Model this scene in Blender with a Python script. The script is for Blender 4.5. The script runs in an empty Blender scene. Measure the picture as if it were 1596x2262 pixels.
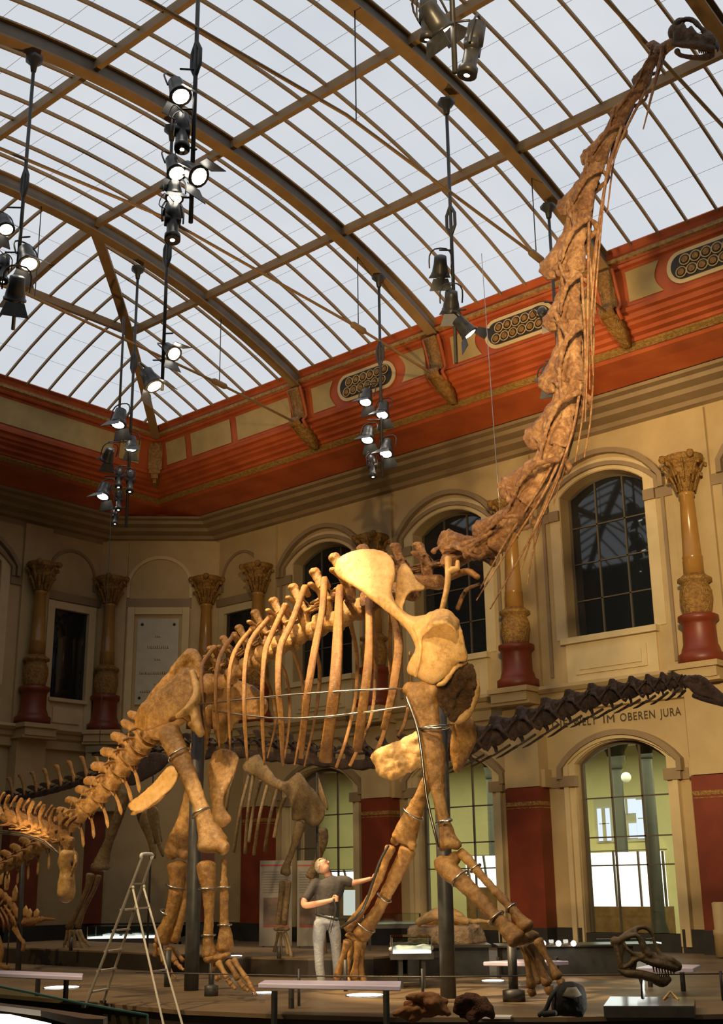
import bpy, bmesh, math, random
from mathutils import Vector, Matrix, noise
from bpy.types import Object
random.seed(7)
PI = math.pi
V = Vector
sc = bpy.context.scene
COL = sc.collection
# ---------------------------------------------------------------- camera
FPX, PITCH, ROLL, YAW, HC = 2676.0, math.radians(17.04), math.radians(-.74), math.radians(41.41), 1.45
fw = V((-math.sin(YAW)*math.cos(PITCH), math.cos(YAW)*math.cos(PITCH), math.sin(PITCH)))
rt0 = V((math.cos(YAW), math.sin(YAW), 0)); up0 = rt0.cross(fw)
rt = math.cos(ROLL)*rt0 + math.sin(ROLL)*up0
up = -math.sin(ROLL)*rt0 + math.cos(ROLL)*up0
FWH = V((-math.sin(YAW), math.cos(YAW), 0))
CAM = V((0, 0, HC))
cd = bpy.data.cameras.new('camera'); cam = bpy.data.objects.new('camera', cd); COL.objects.link(cam)
cam.matrix_world = Matrix(((rt.x, up.x, -fw.x, 0), (rt.y, up.y, -fw.y, 0), (rt.z, up.z, -fw.z, HC), (0, 0, 0, 1)))
cd.sensor_fit = 'VERTICAL'; cd.sensor_height = 36.0; cd.lens = FPX/2262*36.0
cd.clip_start = .1; cd.clip_end = 200
sc.camera = cam
# ---------------------------------------------------------------- world and exposure
w = bpy.data.worlds.new('world'); sc.world = w; w.use_nodes = True
w.node_tree.nodes['Background'].inputs[0].default_value = (.9, .8, .6, 1)
w.node_tree.nodes['Background'].inputs[1].default_value = .012
sc.view_settings.view_transform = 'Standard'; sc.view_settings.look = 'None'
sc.view_settings.gamma = 1; sc.view_settings.exposure = 0.0
SKY = .76           # brightness of the daylight glass of the roof
WARM = (1.0, .72, .38)
def spot(name, loc, target, watts, deg, blend=.4, col=WARM, r=.12):
    l = bpy.data.lights.new(name, 'SPOT'); l.energy = watts; l.spot_size = math.radians(deg); l.spot_blend = blend
    l.color = col; l.shadow_soft_size = r
    o = bpy.data.objects.new(name, l); COL.objects.link(o); o.location = loc
    o.rotation_euler = (V(target)-V(loc)).to_track_quat('-Z', 'Y').to_euler(); return o
def area(name, loc, target, watts, sx, sy, col):
    l = bpy.data.lights.new(name, 'AREA'); l.energy = watts; l.shape = 'RECTANGLE'; l.size = sx; l.size_y = sy; l.color = col
    o = bpy.data.objects.new(name, l); COL.objects.link(o); o.location = loc
    o.rotation_euler = (V(target)-V(loc)).to_track_quat('-Z', 'Y').to_euler(); return o
def point(name, loc, watts, r, col):
    l = bpy.data.lights.new(name, 'POINT'); l.energy = watts; l.shadow_soft_size = r; l.color = col
    o = bpy.data.objects.new(name, l); COL.objects.link(o); o.location = loc; return o
# hall spots: key_neck inferred from its shadow, the others added apart from modelled lanterns
spot('key_neck', (-1.5, 2.0, 9.3), (-8.9, 13.3, 8.0), 5200, 46, .5, WARM, .2)
spot('key_body', (-16.0, 4.0, 11.2), (-13.2, 12.9, 3.2), 4000, 48)
spot('front_legs', (-6.5, 4.5, 4.2), (-11.6, 12.6, 2.0), 1500, 34, .5, (1, .76, .44), .15)  # added to brighten the legs, no lantern modelled here
spot('top_shoulder', (-13.6, 8.6, 12.6), (-12.0, 12.2, 5.2), 13000, 20)
spot('breast_light', (-12.9, 9.4, .5), (-12.4, 12.4, 2.75), 260, 13, .5, (1, .82, .56), .05)  # added low spot that brightens the breast plate
spot('key_tail', (-17.0, 4.5, 9.5), (-18.5, 12.0, 3.0), 1600, 50)
spot('wall_wash_right', (-1.0, 3.0, 8.2), (-11.0, 24.2, 8.0), 13000, 34, .8, (1, .76, .42), .2)
spot('low_neck', (-8.8, 8.4, .9), (-8.9, 13.2, 8.4), 1500, 46, .6, (1, .74, .40))
spot('low_hips', (-15.4, 9.6, .9), (-15.6, 12.9, 4.2), 500, 60, .6, (1, .70, .36))
spot('key_dark_neck', (-7.0, 8.0, 10.0), (-13.0, 16.0, 3.6), 900, 40, .6)
spot('far_body', (-19.0, 19.5, 10.5), (-20.0, 15.6, 3.0), 900, 50, .6)
spot('frieze_light', (-12.5, 17.0, 9.2), (-14.0, 22.5, 13.2), 900, 85, .9, (1, .66, .32))
spot('frieze_light_far', (-21.0, 16.5, 9.5), (-24.0, 21.5, 13.2), 420, 85, .9, (1, .66, .32))
spot('roof_beam_light', (-15.0, 12.7, 6.5), (-15.5, 14.0, 15.5), 1300, 120, .9, (1, .62, .25))
spot('man_light', (-11.2, 8.2, 6.0), (-13.6, 13.6, 1.4), 900, 20, .4, (1, .86, .66))
spot('floor_light', (-9.0, 6.0, 9.5), (-10.5, 12.0, 0), 1500, 60, .7)
area('side_room_light', (-15.5, 28.0, 4.5), (-15.5, 28.5, 0), 500, 12, 4, (1.0, .98, .62))
area('side_room_light_far', (-27.0, 28.0, 4.5), (-27.0, 28.5, 0), 360, 10, 4, (1.0, .98, .62))

# ---------------------------------------------------------------- pixel -> place helpers
def ray(x, y): return rt*(x-798) - up*(y-1131) + fw*FPX
def YP(x, y, Y): d = ray(x, y); return CAM + d*(Y/d.y)
def XP(x, y, X): d = ray(x, y); return CAM + d*(X/d.x)
def ZP(x, y, Z): d = ray(x, y); return CAM + d*((Z-HC)/d.z)
def DP(x, y, D): d = ray(x, y); return CAM + d*(D/d.dot(FWH))
def cdepth(p): return (p-CAM).dot(fw)
def rpx(p, wpx): return wpx*.5*cdepth(p)/FPX
def plane(P0, ang):
    n = V((-math.sin(ang), math.cos(ang), 0))
    def f(x, y, off=0):
        d = ray(x, y); return CAM + d*((n.dot(P0)+off - n.dot(CAM))/n.dot(d))
    f.n = n; f.a = V((math.cos(ang), math.sin(ang), 0)); return f
# ---------------------------------------------------------------- materials
def M(name, c1, c2=None, scale=4.0, rough=.6, bump=0.0, metal=0.0, detail=6, bscale=None, emit=None, es=0, spec=None, coords='Object', trans=0, stretch=None):
    m = bpy.data.materials.new(name); m.use_nodes = True; nt = m.node_tree; b = nt.nodes['Principled BSDF']
    b.inputs['Roughness'].default_value = rough; b.inputs['Metallic'].default_value = metal
    b.inputs['Base Color'].default_value = (*c1, 1)
    if spec is not None: b.inputs['Specular IOR Level'].default_value = spec
    if trans: b.inputs['Transmission Weight'].default_value = trans
    tc = nt.nodes.new('ShaderNodeTexCoord'); src = tc.outputs[coords]
    if stretch:
        mp = nt.nodes.new('ShaderNodeMapping'); mp.inputs['Scale'].default_value = stretch
        nt.links.new(src, mp.inputs[0]); src = mp.outputs[0]
    if c2:
        n = nt.nodes.new('ShaderNodeTexNoise'); n.inputs['Scale'].default_value = scale; n.inputs['Detail'].default_value = detail
        nt.links.new(src, n.inputs['Vector'])
        r = nt.nodes.new('ShaderNodeValToRGB'); r.color_ramp.elements[0].position = .36; r.color_ramp.elements[1].position = .64
        r.color_ramp.elements[0].color = (*c1, 1); r.color_ramp.elements[1].color = (*c2, 1)
        nt.links.new(n.outputs['Fac'], r.inputs[0]); nt.links.new(r.outputs[0], b.inputs['Base Color'])
    if bump:
        n2 = nt.nodes.new('ShaderNodeTexNoise'); n2.inputs['Scale'].default_value = bscale or scale*3; n2.inputs['Detail'].default_value = 8
        nt.links.new(src, n2.inputs['Vector'])
        bp = nt.nodes.new('ShaderNodeBump'); bp.inputs['Strength'].default_value = bump; bp.inputs['Distance'].default_value = .05
        nt.links.new(n2.outputs['Fac'], bp.inputs['Height']); nt.links.new(bp.outputs[0], b.inputs['Normal'])
    if emit:
        b.inputs['Emission Color'].default_value = (*emit, 1); b.inputs['Emission Strength'].default_value = es
    return m
def MBone(name, c1, c2, scale, rough, bump, bscale=12):
    m = bpy.data.materials.new(name); m.use_nodes = True; nt = m.node_tree; b = nt.nodes['Principled BSDF']; L = nt.links.new
    b.inputs['Roughness'].default_value = rough
    tc = nt.nodes.new('ShaderNodeTexCoord'); oi = nt.nodes.new('ShaderNodeObjectInfo'); ad = nt.nodes.new('ShaderNodeVectorMath'); ad.operation = 'ADD'
    L(tc.outputs['Object'], ad.inputs[0]); L(oi.outputs['Random'], ad.inputs[1])
    def nz(sc_, det, rgh=.6):
        n = nt.nodes.new('ShaderNodeTexNoise'); n.inputs['Scale'].default_value = sc_; n.inputs['Detail'].default_value = det; n.inputs['Roughness'].default_value = rgh; L(ad.outputs[0], n.inputs['Vector']); return n
    n1, n2, n3 = nz(scale, 5), nz(scale*6, 8, .7), nz(bscale*1.6, 9, .75)
    mx = nt.nodes.new('ShaderNodeMath'); mx.operation = 'MULTIPLY_ADD'; mx.inputs[1].default_value = .55; L(n2.outputs['Fac'], mx.inputs[0])
    m2 = nt.nodes.new('ShaderNodeMath'); m2.operation = 'MULTIPLY'; m2.inputs[1].default_value = .45; L(n1.outputs['Fac'], m2.inputs[0]); L(m2.outputs[0], mx.inputs[2])
    r = nt.nodes.new('ShaderNodeValToRGB'); e = r.color_ramp.elements
    e[0].position = .38; e[0].color = (*[q*.62 for q in c2], 1); e[1].position = .62; e[1].color = (*c1, 1); k = e.new(.47); k.color = (*c2, 1)
    L(mx.outputs[0], r.inputs[0]); L(r.outputs[0], b.inputs['Base Color'])
    v = nt.nodes.new('ShaderNodeTexVoronoi'); v.feature = 'DISTANCE_TO_EDGE'; v.inputs['Scale'].default_value = bscale*.5; L(ad.outputs[0], v.inputs['Vector'])
    vm = nt.nodes.new('ShaderNodeMath'); vm.operation = 'MINIMUM'; vm.inputs[1].default_value = .05; L(v.outputs['Distance'], vm.inputs[0])
    sm = nt.nodes.new('ShaderNodeMath'); sm.operation = 'MULTIPLY_ADD'; sm.inputs[1].default_value = 2.0; L(vm.outputs[0], sm.inputs[0]); L(n3.outputs['Fac'], sm.inputs[2])
    bp = nt.nodes.new('ShaderNodeBump'); bp.inputs['Strength'].default_value = bump; bp.inputs['Distance'].default_value = .05; L(sm.outputs[0], bp.inputs['Height']); L(bp.outputs[0], b.inputs['Normal'])
    return m
bone = MBone('bone_brown', (.52, .29, .085), (.30, .145, .036), 2.6, .30, 0.42, bscale=11)
bone_rib = MBone('bone_rib', (.43, .205, .048), (.27, .12, .028), 4, .30, 0.50, bscale=14)
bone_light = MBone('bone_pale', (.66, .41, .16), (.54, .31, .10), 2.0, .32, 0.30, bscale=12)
bone_neck = MBone('bone_neck', (.54, .30, .13), (.27, .12, .045), 2.6, .38, 0.85, bscale=9)
bone_dark = MBone('bone_dark', (.095, .05, .03), (.04, .022, .015), 5, .42, 0.85, bscale=14)
bone_mid = MBone('bone_grey_brown', (.30, .20, .09), (.18, .115, .05), 3.0, .34, 0.45, bscale=12)
bone_orange = MBone('bone_orange', (.62, .33, .10), (.40, .18, .04), 6, .45, 0.85, bscale=18)
bone_deep = MBone('bone_deep_brown', (.24, .12, .035), (.12, .055, .016), 4, .5, 1.0, bscale=12)
steel = M('polished_steel', (.55, .50, .42), rough=.28, metal=1)
blacksteel = M('dark_painted_steel', (.035, .035, .032), (.055, .05, .045), 8, .45)
cream = M('cream_wall', (.50, .355, .165), (.45, .315, .14), 1.6, .62, .12, bscale=30)
creamd = M('brown_stone_band', (.30, .205, .105), (.26, .175, .088), 2, .62)
creaml = M('light_cream_frame', (.64, .49, .26), (.58, .44, .22), 2, .6)
redpaint = M('terracotta_red', (.47, .10, .022), (.36, .065, .014), 1.5, .5, .1)
redcol = M('oxblood_red', (.21, .036, .012), (.16, .027, .009), 2, .45)
ochre = M('ochre_gold', (.40, .21, .04), (.22, .10, .018), 14, .4, .9, bscale=30)
goldband = M('gold_band', (.42, .25, .05), (.26, .13, .03), 14, .5, .7, bscale=30)
frieze = M('frieze_ochre_panel', (.46, .33, .12), (.38, .265, .09), 2, .55)
beamc = M('roof_beam_paint', (.30, .185, .075), (.25, .15, .06), 3, .6)
beamw = M('roof_beam_web', (.20, .16, .12), (.16, .125, .09), 3, .65)
blackplinth = M('black_plinth', (.022, .020, .017), (.03, .027, .022), 3, .5)
floorm = M('brown_floor', (.21, .145, .08), (.15, .10, .055), 1.2, .45, .08, bscale=60)
floord = M('dark_stone_floor', (.06, .048, .035), (.045, .036, .026), 1.2, .35, .05)
darkwood = M('dark_podium_side', (.045, .032, .02), (.035, .024, .015), 2, .5)
winframe = M('window_bar_metal', (.10, .075, .045), rough=.5)
white = M('white_panel', (.72, .70, .66), rough=.5)
def mat_glass_dark():
    m = bpy.data.materials.new('dark_window_glass'); m.use_nodes = True; b = m.node_tree.nodes['Principled BSDF']
    b.inputs['Base Color'].default_value = (.012, .014, .016, 1); b.inputs['Roughness'].default_value = .03
    b.inputs['Specular IOR Level'].default_value = .8; return m
glassdark = mat_glass_dark()
def mat_clear(name, tint=(.93, .98, .95), refl=.10):
    m = bpy.data.materials.new(name); m.use_nodes = True; nt = m.node_tree; nt.nodes.clear()
    o = nt.nodes.new('ShaderNodeOutputMaterial'); t = nt.nodes.new('ShaderNodeBsdfTransparent'); g = nt.nodes.new('ShaderNodeBsdfGlossy')
    x = nt.nodes.new('ShaderNodeMixShader'); f = nt.nodes.new('ShaderNodeFresnel'); f.inputs[0].default_value = 1.45
    t.inputs[0].default_value = (*tint, 1); g.inputs['Roughness'].default_value = .02
    nt.links.new(f.outputs[0], x.inputs[0]); nt.links.new(t.outputs[0], x.inputs[1]); nt.links.new(g.outputs[0], x.inputs[2])
    nt.links.new(x.outputs[0], o.inputs[0]); return m
clear = mat_clear('clear_glass')
def mat_emit(name, col, s):
    m = bpy.data.materials.new(name); m.use_nodes = True; nt = m.node_tree; nt.nodes.clear()
    o = nt.nodes.new('ShaderNodeOutputMaterial'); e = nt.nodes.new('ShaderNodeEmission')
    e.inputs[0].default_value = (*col, 1); e.inputs[1].default_value = s; nt.links.new(e.outputs[0], o.inputs[0]); return m
def mat_sky():
    m = mat_emit('daylit_frosted_glass', (.90, .94, 1.0), SKY); nt = m.node_tree; e = nt.nodes['Emission']
    tc = nt.nodes.new('ShaderNodeTexCoord'); n = nt.nodes.new('ShaderNodeTexNoise'); n.inputs['Scale'].default_value = .35; n.inputs['Detail'].default_value = 3
    r = nt.nodes.new('ShaderNodeValToRGB'); r.color_ramp.elements[0].position = .3; r.color_ramp.elements[1].position = .7
    r.color_ramp.elements[0].color = (.82, .87, .95, 1); r.color_ramp.elements[1].color = (.93, .96, 1, 1)
    nt.links.new(tc.outputs['Object'], n.inputs['Vector']); nt.links.new(n.outputs['Fac'], r.inputs[0]); nt.links.new(r.outputs[0], e.inputs[0])
    return m
skyglass = mat_sky()
lampwhite = mat_emit('lit_lamp_lens', (1, .93, .80), 14)
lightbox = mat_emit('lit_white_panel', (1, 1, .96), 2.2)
daylight = mat_emit('daylit_window', (.78, .85, 1.0), 1.15)
# ---------------------------------------------------------------- mesh helpers
def catmull(pts, k=4):
    if len(pts) < 3: return list(pts)
    P = [pts[0]*2-pts[1]] + list(pts) + [pts[-1]*2-pts[-2]]; out = []
    for i in range(1, len(P)-2):
        a, b, c, d = P[i-1], P[i], P[i+1], P[i+2]
        for j in range(k):
            t = j/k
            out.append(.5*((2*b)+(c-a)*t+(2*a-5*b+4*c-d)*t*t+(3*b-a-3*c+d)*t*t*t))
    out.append(pts[-1]); return out
class MB:
    def __init__(s): s.v = []; s.f = []
    def add(s, vs, fs):
        o = len(s.v); s.v += [V(p) for p in vs]; s.f += [[i+o for i in f] for f in fs]
    def box(s, c, d, R=None):
        vs = []
        for i in range(8):
            p = V((d[0]*(.5 if i & 1 else -.5), d[1]*(.5 if i & 2 else -.5), d[2]*(.5 if i & 4 else -.5)))
            if R is not None: p = R @ p
            vs.append(V(c)+p)
        s.add(vs, [(0, 2, 3, 1), (4, 5, 7, 6), (0, 1, 5, 4), (2, 6, 7, 3), (0, 4, 6, 2), (1, 3, 7, 5)])
    def hexa(s, vs): s.add(vs, [(0, 3, 2, 1), (4, 5, 6, 7), (0, 1, 5, 4), (1, 2, 6, 5), (2, 3, 7, 6), (3, 0, 4, 7)])
    def bar(s, a, b, w, h=None, upv=None):
        a = V(a); b = V(b); h = h or w; t = (b-a).normalized(); u = V(upv) if upv else (V((0, 0, 1)) if abs(t.z) < .95 else V((1, 0, 0)))
        sd = t.cross(u).normalized(); u = sd.cross(t)
        q = [-sd*w/2-u*h/2, sd*w/2-u*h/2, sd*w/2+u*h/2, -sd*w/2+u*h/2]
        s.hexa([a+x for x in q]+[b+x for x in q])
    def tube(s, pts, rad, n=8, upv=None, sm=0, cap=.6, jit=0):
        pts = [V(p) for p in pts]; N = len(pts)
        R = [(r, r) if not isinstance(r, (tuple, list)) else r for r in (rad if isinstance(rad, (list, tuple)) and len(rad) == N and not (N == 2 and isinstance(rad, tuple)) else [rad]*N)]
        if sm and N > 2:
            rr = [V((r[0], r[1], 0)) for r in R]; pts = catmull(pts, sm); rr = catmull(rr, sm); R = [(max(r.x, .0005), max(r.y, .0005)) for r in rr]
        N = len(pts)
        T = [(pts[min(i+1, N-1)]-pts[max(i-1, 0)]).normalized() for i in range(N)]
        U = V(upv) if upv else (V((0, 0, 1)) if abs(T[0].z) < .9 else V((1, .3, 0)))
        rings = []
        for i in range(N):
            sd = T[i].cross(U)
            if sd.length < 1e-4: sd = T[i].cross(V((1, .2, .1)))
            sd.normalize(); u = sd.cross(T[i])
            if not upv: U = u
            rings.append((pts[i], sd, u, R[i], T[i]))
        full = []
        if cap:
            p, sd, u, r, t = rings[0]; m = min(r)
            full += [(p-t*m*cap, sd, u, (r[0]*.25, r[1]*.25)), (p-t*m*cap*.7, sd, u, (r[0]*.72, r[1]*.72))]
        full += [(p, sd, u, r) for p, sd, u, r, t in rings]
        if cap:
            p, sd, u, r, t = rings[-1]; m = min(r)
            full += [(p+t*m*cap*.7, sd, u, (r[0]*.72, r[1]*.72)), (p+t*m*cap, sd, u, (r[0]*.25, r[1]*.25))]
        vs = []; fs = []
        for p, sd, u, r in full:
            for k in range(n):
                a = 2*PI*k/n; j = 1+random.uniform(-jit, jit) if jit else 1
                vs.append(p+sd*math.cos(a)*r[0]*j+u*math.sin(a)*r[1]*j)
        for i in range(len(full)-1):
            for k in range(n): fs.append((i*n+k, i*n+(k+1) % n, (i+1)*n+(k+1) % n, (i+1)*n+k))
        fs.append(tuple(range(n))[::-1]); fs.append(tuple(range((len(full)-1)*n, len(full)*n)))
        s.add(vs, fs)
    def ball(s, c, r, n=8, sc_=(1, 1, 1), R=None):
        vs = []; fs = []; m = n//2+1
        for i in range(m+1):
            th = PI*i/m
            for k in range(n):
                a = 2*PI*k/n; p = V((math.sin(th)*math.cos(a)*sc_[0], math.sin(th)*math.sin(a)*sc_[1], math.cos(th)*sc_[2]))*r
                if R is not None: p = R @ p
                vs.append(V(c)+p)
        for i in range(m):
            for k in range(n): fs.append((i*n+k, (i+1)*n+k, (i+1)*n+(k+1) % n, i*n+(k+1) % n))
        s.add(vs, fs)
    def lathe(s, c, prof, n=20, ax=None):
        # prof: (r, h) list along axis ax
        ax = V(ax) if ax else V((0, 0, 1)); a = V((1, 0, 0)) if abs(ax.x) < .8 else V((0, 1, 0)); e1 = ax.cross(a).normalized(); e2 = ax.cross(e1)
        vs = []; fs = []
        for r, h in prof:
            for k in range(n):
                t = 2*PI*k/n; vs.append(V(c)+ax*h+(e1*math.cos(t)+e2*math.sin(t))*max(r, 1e-4))
        for i in range(len(prof)-1):
            for k in range(n): fs.append((i*n+k, i*n+(k+1) % n, (i+1)*n+(k+1) % n, (i+1)*n+k))
        fs.append(tuple(range(n))[::-1]); fs.append(tuple(range((len(prof)-1)*n, len(prof)*n))); s.add(vs, fs)
    def pillow(s, outline, medial, th, nrm, edge=.25, rings=4, bend=0):
        # closed outline of 3D points, medial polyline; thick shell bulging to th/2 each side
        n = len(outline); out = [V(p) for p in outline]; med = [V(p) for p in medial]; nrm = V(nrm).normalized()
        def near(p):
            best = None
            for a, b in zip(med[:-1], med[1:]):
                ab = b-a; t = max(0, min(1, (p-a).dot(ab)/max(ab.dot(ab), 1e-9))); q = a+ab*t; d = (p-q).length
                if best is None or d < best[0]: best = (d, q)
            return best[1]
        mp = [near(p) for p in out] if len(med) > 1 else [med[0]]*n
        vs = []; fs = []
        idx = {}
        for side in (1, -1):
            for j in range(rings+1):
                t = j/rings; h = th*.5*(edge+(1-edge)*math.sqrt(max(0, 1-(1-t)**2)))
                for i in range(n):
                    idx[(side, j, i)] = len(vs); vs.append(out[i].lerp(mp[i], t*.97)+nrm*side*h)
            for j in range(rings):
                for i in range(n):
                    k = (i+1) % n; q = (idx[(side, j, i)], idx[(side, j, k)], idx[(side, j+1, k)], idx[(side, j+1, i)])
                    fs.append(q if side == 1 else q[::-1])
            q = tuple(idx[(side, rings, i)] for i in range(n)); fs.append(q if side == 1 else q[::-1])
        for i in range(n):
            k = (i+1) % n; fs.append((idx[(-1, 0, i)], idx[(-1, 0, k)], idx[(1, 0, k)], idx[(1, 0, i)]))
        s.add(vs, fs)
    def prism(s, outline, a, b):
        # outline: 3D pts, extruded from offset a to offset b (vectors)
        n = len(outline); a = V(a); b = V(b)
        vs = [V(p)+a for p in outline]+[V(p)+b for p in outline]
        s.add(vs, [tuple(range(n))[::-1], tuple(range(n, 2*n))]+[(i, (i+1) % n, (i+1) % n+n, i+n) for i in range(n)])
    def xf(s, m):
        s.v = [m @ p for p in s.v]; return s
def link(name, mesh, parent=None, loc=None):
    o = bpy.data.objects.new(name, mesh); COL.objects.link(o)
    if loc is not None: o.location = loc
    if parent is not None:
        o.parent = parent; o.matrix_parent_inverse = Matrix.Translation(-parent.location)
    return o
def obj(name, mb, mat, parent=None, smooth=True, remesh=0, base=None, sub=0, bevel=0, disp=0):
    me = bpy.data.meshes.new(name)
    org = V(base) if base is not None else (parent.location.copy() if parent is not None else V((0, 0, 0)))
    me.from_pydata([tuple(p-org) for p in mb.v], [], mb.f)
    bm = bmesh.new(); bm.from_mesh(me); bmesh.ops.recalc_face_normals(bm, faces=bm.faces); bm.to_mesh(me); bm.free()
    me.materials.append(mat)
    if smooth:
        for p in me.polygons: p.use_smooth = True
    o = link(name, me, parent, org)
    if parent is not None:
        pw = parent.matrix_world.copy() if False else None
    if remesh:
        md = o.modifiers.new('remesh', 'REMESH'); md.mode = 'VOXEL'; md.voxel_size = remesh; md.use_smooth_shade = True
        if disp:
            tx = bpy.data.textures.get('fossil') or bpy.data.textures.new('fossil', 'CLOUDS'); tx.noise_scale = .10; tx.noise_depth = 3
            d2 = o.modifiers.new('rough', 'DISPLACE'); d2.texture = tx; d2.strength = disp; d2.mid_level = .5; d2.texture_coords = 'LOCAL'
        s2 = o.modifiers.new('smooth', 'SMOOTH'); s2.factor = .5; s2.iterations = 3
        if disp: o.modifiers.move(2, 1)
    if sub: o.modifiers.new('s', 'SUBSURF').levels = sub; o.modifiers['s'].render_levels = sub
    if bevel:
        b = o.modifiers.new('b', 'BEVEL'); b.width = bevel; b.segments = 2; b.limit_method = 'ANGLE'
    if remesh or sub: bake(o, mat)
    return o
def bake(o, mat):
    dg = bpy.context.evaluated_depsgraph_get(); dg.update()
    me = bpy.data.meshes.new_from_object(o.evaluated_get(dg)); me.name = o.name
    if not me.materials: me.materials.append(mat)
    for p in me.polygons: p.use_smooth = True
    o.modifiers.clear(); o.data = me
def thing(name, loc, label, cat, group=None, kind=None):
    o = bpy.data.objects.new(name, None); COL.objects.link(o); o.location = loc; o.empty_display_size = .1
    tag(o, label, cat, group, kind); return o
def tag(o, label=None, cat=None, group=None, kind=None):
    if label: o['label'] = label
    if cat: o['category'] = cat
    if group: o['group'] = group
    if kind: o['kind'] = kind
    return o
def struct(name, mb, mat, smooth=False, parent=None, label=None, bevel=0):
    o = obj(name, mb, mat, parent, smooth=smooth, bevel=bevel)
    if parent is None: o['kind'] = 'structure'
    if label: o['label'] = label
    return o
def kids(o): return [c for c in COL.objects if c.parent == o]
def dup(o, parent=None, M4=None, off=None, label=None):
    c = o.copy(); COL.objects.link(c)
    if parent is not None: c.parent = parent
    elif off is not None: c.location = o.location+V(off)
    if M4 is not None: c.matrix_basis = M4
    if label: c['label'] = label
    for ch in kids(o): dup(ch, c)
    return c
# ================================================================ architecture
CX = 12.75                       # centre line of the hall
AX = [-20.72, -16.16, -11.47, -6.87, -2.3, 2.3, 6.9]   # roof arches
SAG, HW = 1.8, 8.25
RR = (HW*HW+SAG*SAG)/(2*SAG)
def zg(y): return 14.35 + math.sqrt(max(0, RR*RR-(y-CX)**2)) - (RR-SAG)
XE = -26.5; HX, HY = 5.78, 6.55  # end hip: corner to node
def yhip(x): return 21 - (x-XE)*HY/HX
# --- floor
def poly(pts, z): return [V((x, y, z)) for x, y in pts]
edge = [(-30.5, 10.6), (-20, 10.45), (-13.6, 10.42), (-12.2, 10.40), (-10.95, 10.72), (-9.5, 11.25), (-7.95, 12.35), (-6.7, 13.6), (-5.5, 15.6), (-4.3, 18.6), (-3.2, 26)]
m = MB(); m.add(poly([(-34, -14), (12, -14), (12, 27), (-34, 27)], -.32), [(0, 1, 2, 3)]); struct('floor', m, floord)
m = MB(); o_ = poly(edge+[(-30.5, 26)], 0); m.prism(o_, (0, 0, -.05), (0, 0, 0)); struct('floor_podium', m, floorm, label='raised brown floor under the skeletons')
m = MB()
for a, b in zip(edge[:-1], edge[1:]):
    A_ = V((a[0], a[1], 0)); B_ = V((b[0], b[1], 0)); n = (B_-A_).cross(V((0, 0, 1))).normalized()
    m.hexa([A_+n*-.05+V((0, 0, -.32)), B_+n*-.05+V((0, 0, -.32)), B_-n*.25+V((0, 0, -.32)), A_-n*.25+V((0, 0, -.32)), A_+n*-.05+V((0, 0, -.05)), B_+n*-.05+V((0, 0, -.05)), B_-n*.25+V((0, 0, -.05)), A_-n*.25+V((0, 0, -.05))])
struct('trim_1', m, darkwood)
# --- local wall frames: (u, d, z), d grows away from the hall
YW = 24.2; XW = -29.75
def FR(u, d, z): return V((u, YW+d, z))              # right wall, u = X
def FL(u, d, z): return V((XW-d, u, z))              # end wall, u = Y
ca, cb = V((-27.35, 24.2, 0)), V((-29.75, 21.8, 0))  # chamfer wall
cdir = (ca-cb).normalized(); cn = V((-1, 1, 0)).normalized()
def FC(u, d, z): return cb+cdir*u+cn*d+V((0, 0, z))
CL = (ca-cb).length
def arcpath(cu, hw, zs, rise, zb, n=14):
    R_ = (hw*hw+rise*rise)/(2*rise); pts = [(cu-hw, zb)]
    a0 = math.asin(hw/R_)
    if rise > hw: a0 = PI-a0
    for i in range(n+1):
        a = -a0+2*a0*i/n; pts.append((cu+R_*math.sin(a), zs+rise-R_+R_*math.cos(a)))
    pts.append((cu+hw, zb)); return pts
def strip(m, F, path, w0, w1, d0, d1):
    # band following a 2-D path (u,z), from w0 to w1 outward, between depths d0 and d1
    N = len(path); nn = []
    for i in range(N):
        a = path[max(i-1, 0)]; b = path[min(i+1, N-1)]; t = V((b[0]-a[0], b[1]-a[1])); t.normalize(); nn.append((-t.y, t.x))
    nn[0] = (-1, 0) if path[1][1] > path[0][1] and abs(path[1][0]-path[0][0]) < .02 else nn[0]
    nn[-1] = (1, 0) if abs(path[-1][0]-path[-2][0]) < .02 else nn[-1]
    vs = []
    for (u, z), (a, b) in zip(path, nn):
        for w_, d_ in ((w0, d0), (w1, d0), (w1, d1), (w0, d1)): vs.append(F(u+a*w_, d_, z+b*w_))
    fs = [(0, 1, 2, 3), (4*N-4, 4*N-1, 4*N-2, 4*N-3)]
    for i in range(N-1):
        for k in range(4): fs.append((4*i+k, 4*i+(k+1) % 4, 4*i+4+(k+1) % 4, 4*i+4+k))
    m.add(vs, fs)
def fbox(m, F, u0, u1, d0, d1, z0, z1):
    m.hexa([F(u0, d0, z0), F(u1, d0, z0), F(u1, d1, z0), F(u0, d1, z0), F(u0, d0, z1), F(u1, d0, z1), F(u1, d1, z1), F(u0, d1, z1)])
def wallbay(m, F, u0, u1, z0, z1, ap, th=.45):
    # wall slab with an opening whose outline is arcpath ap
    zb = ap[0][1]; a0 = ap[0][0]; a1 = ap[-1][0]
    fbox(m, F, u0, a0, 0, th, z0, z1); fbox(m, F, a1, u1, 0, th, z0, z1)
    if zb > z0+.01: fbox(m, F, a0, a1, 0, th, z0, zb)
    top = ap[1:-1]
    for (ua, za), (ub, zb_) in zip(top[:-1], top[1:]):
        m.hexa([F(ua, 0, za), F(ub, 0, zb_), F(ub, th, zb_), F(ua, th, za), F(ua, 0, z1), F(ub, 0, z1), F(ub, th, z1), F(ua, th, z1)])
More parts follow.
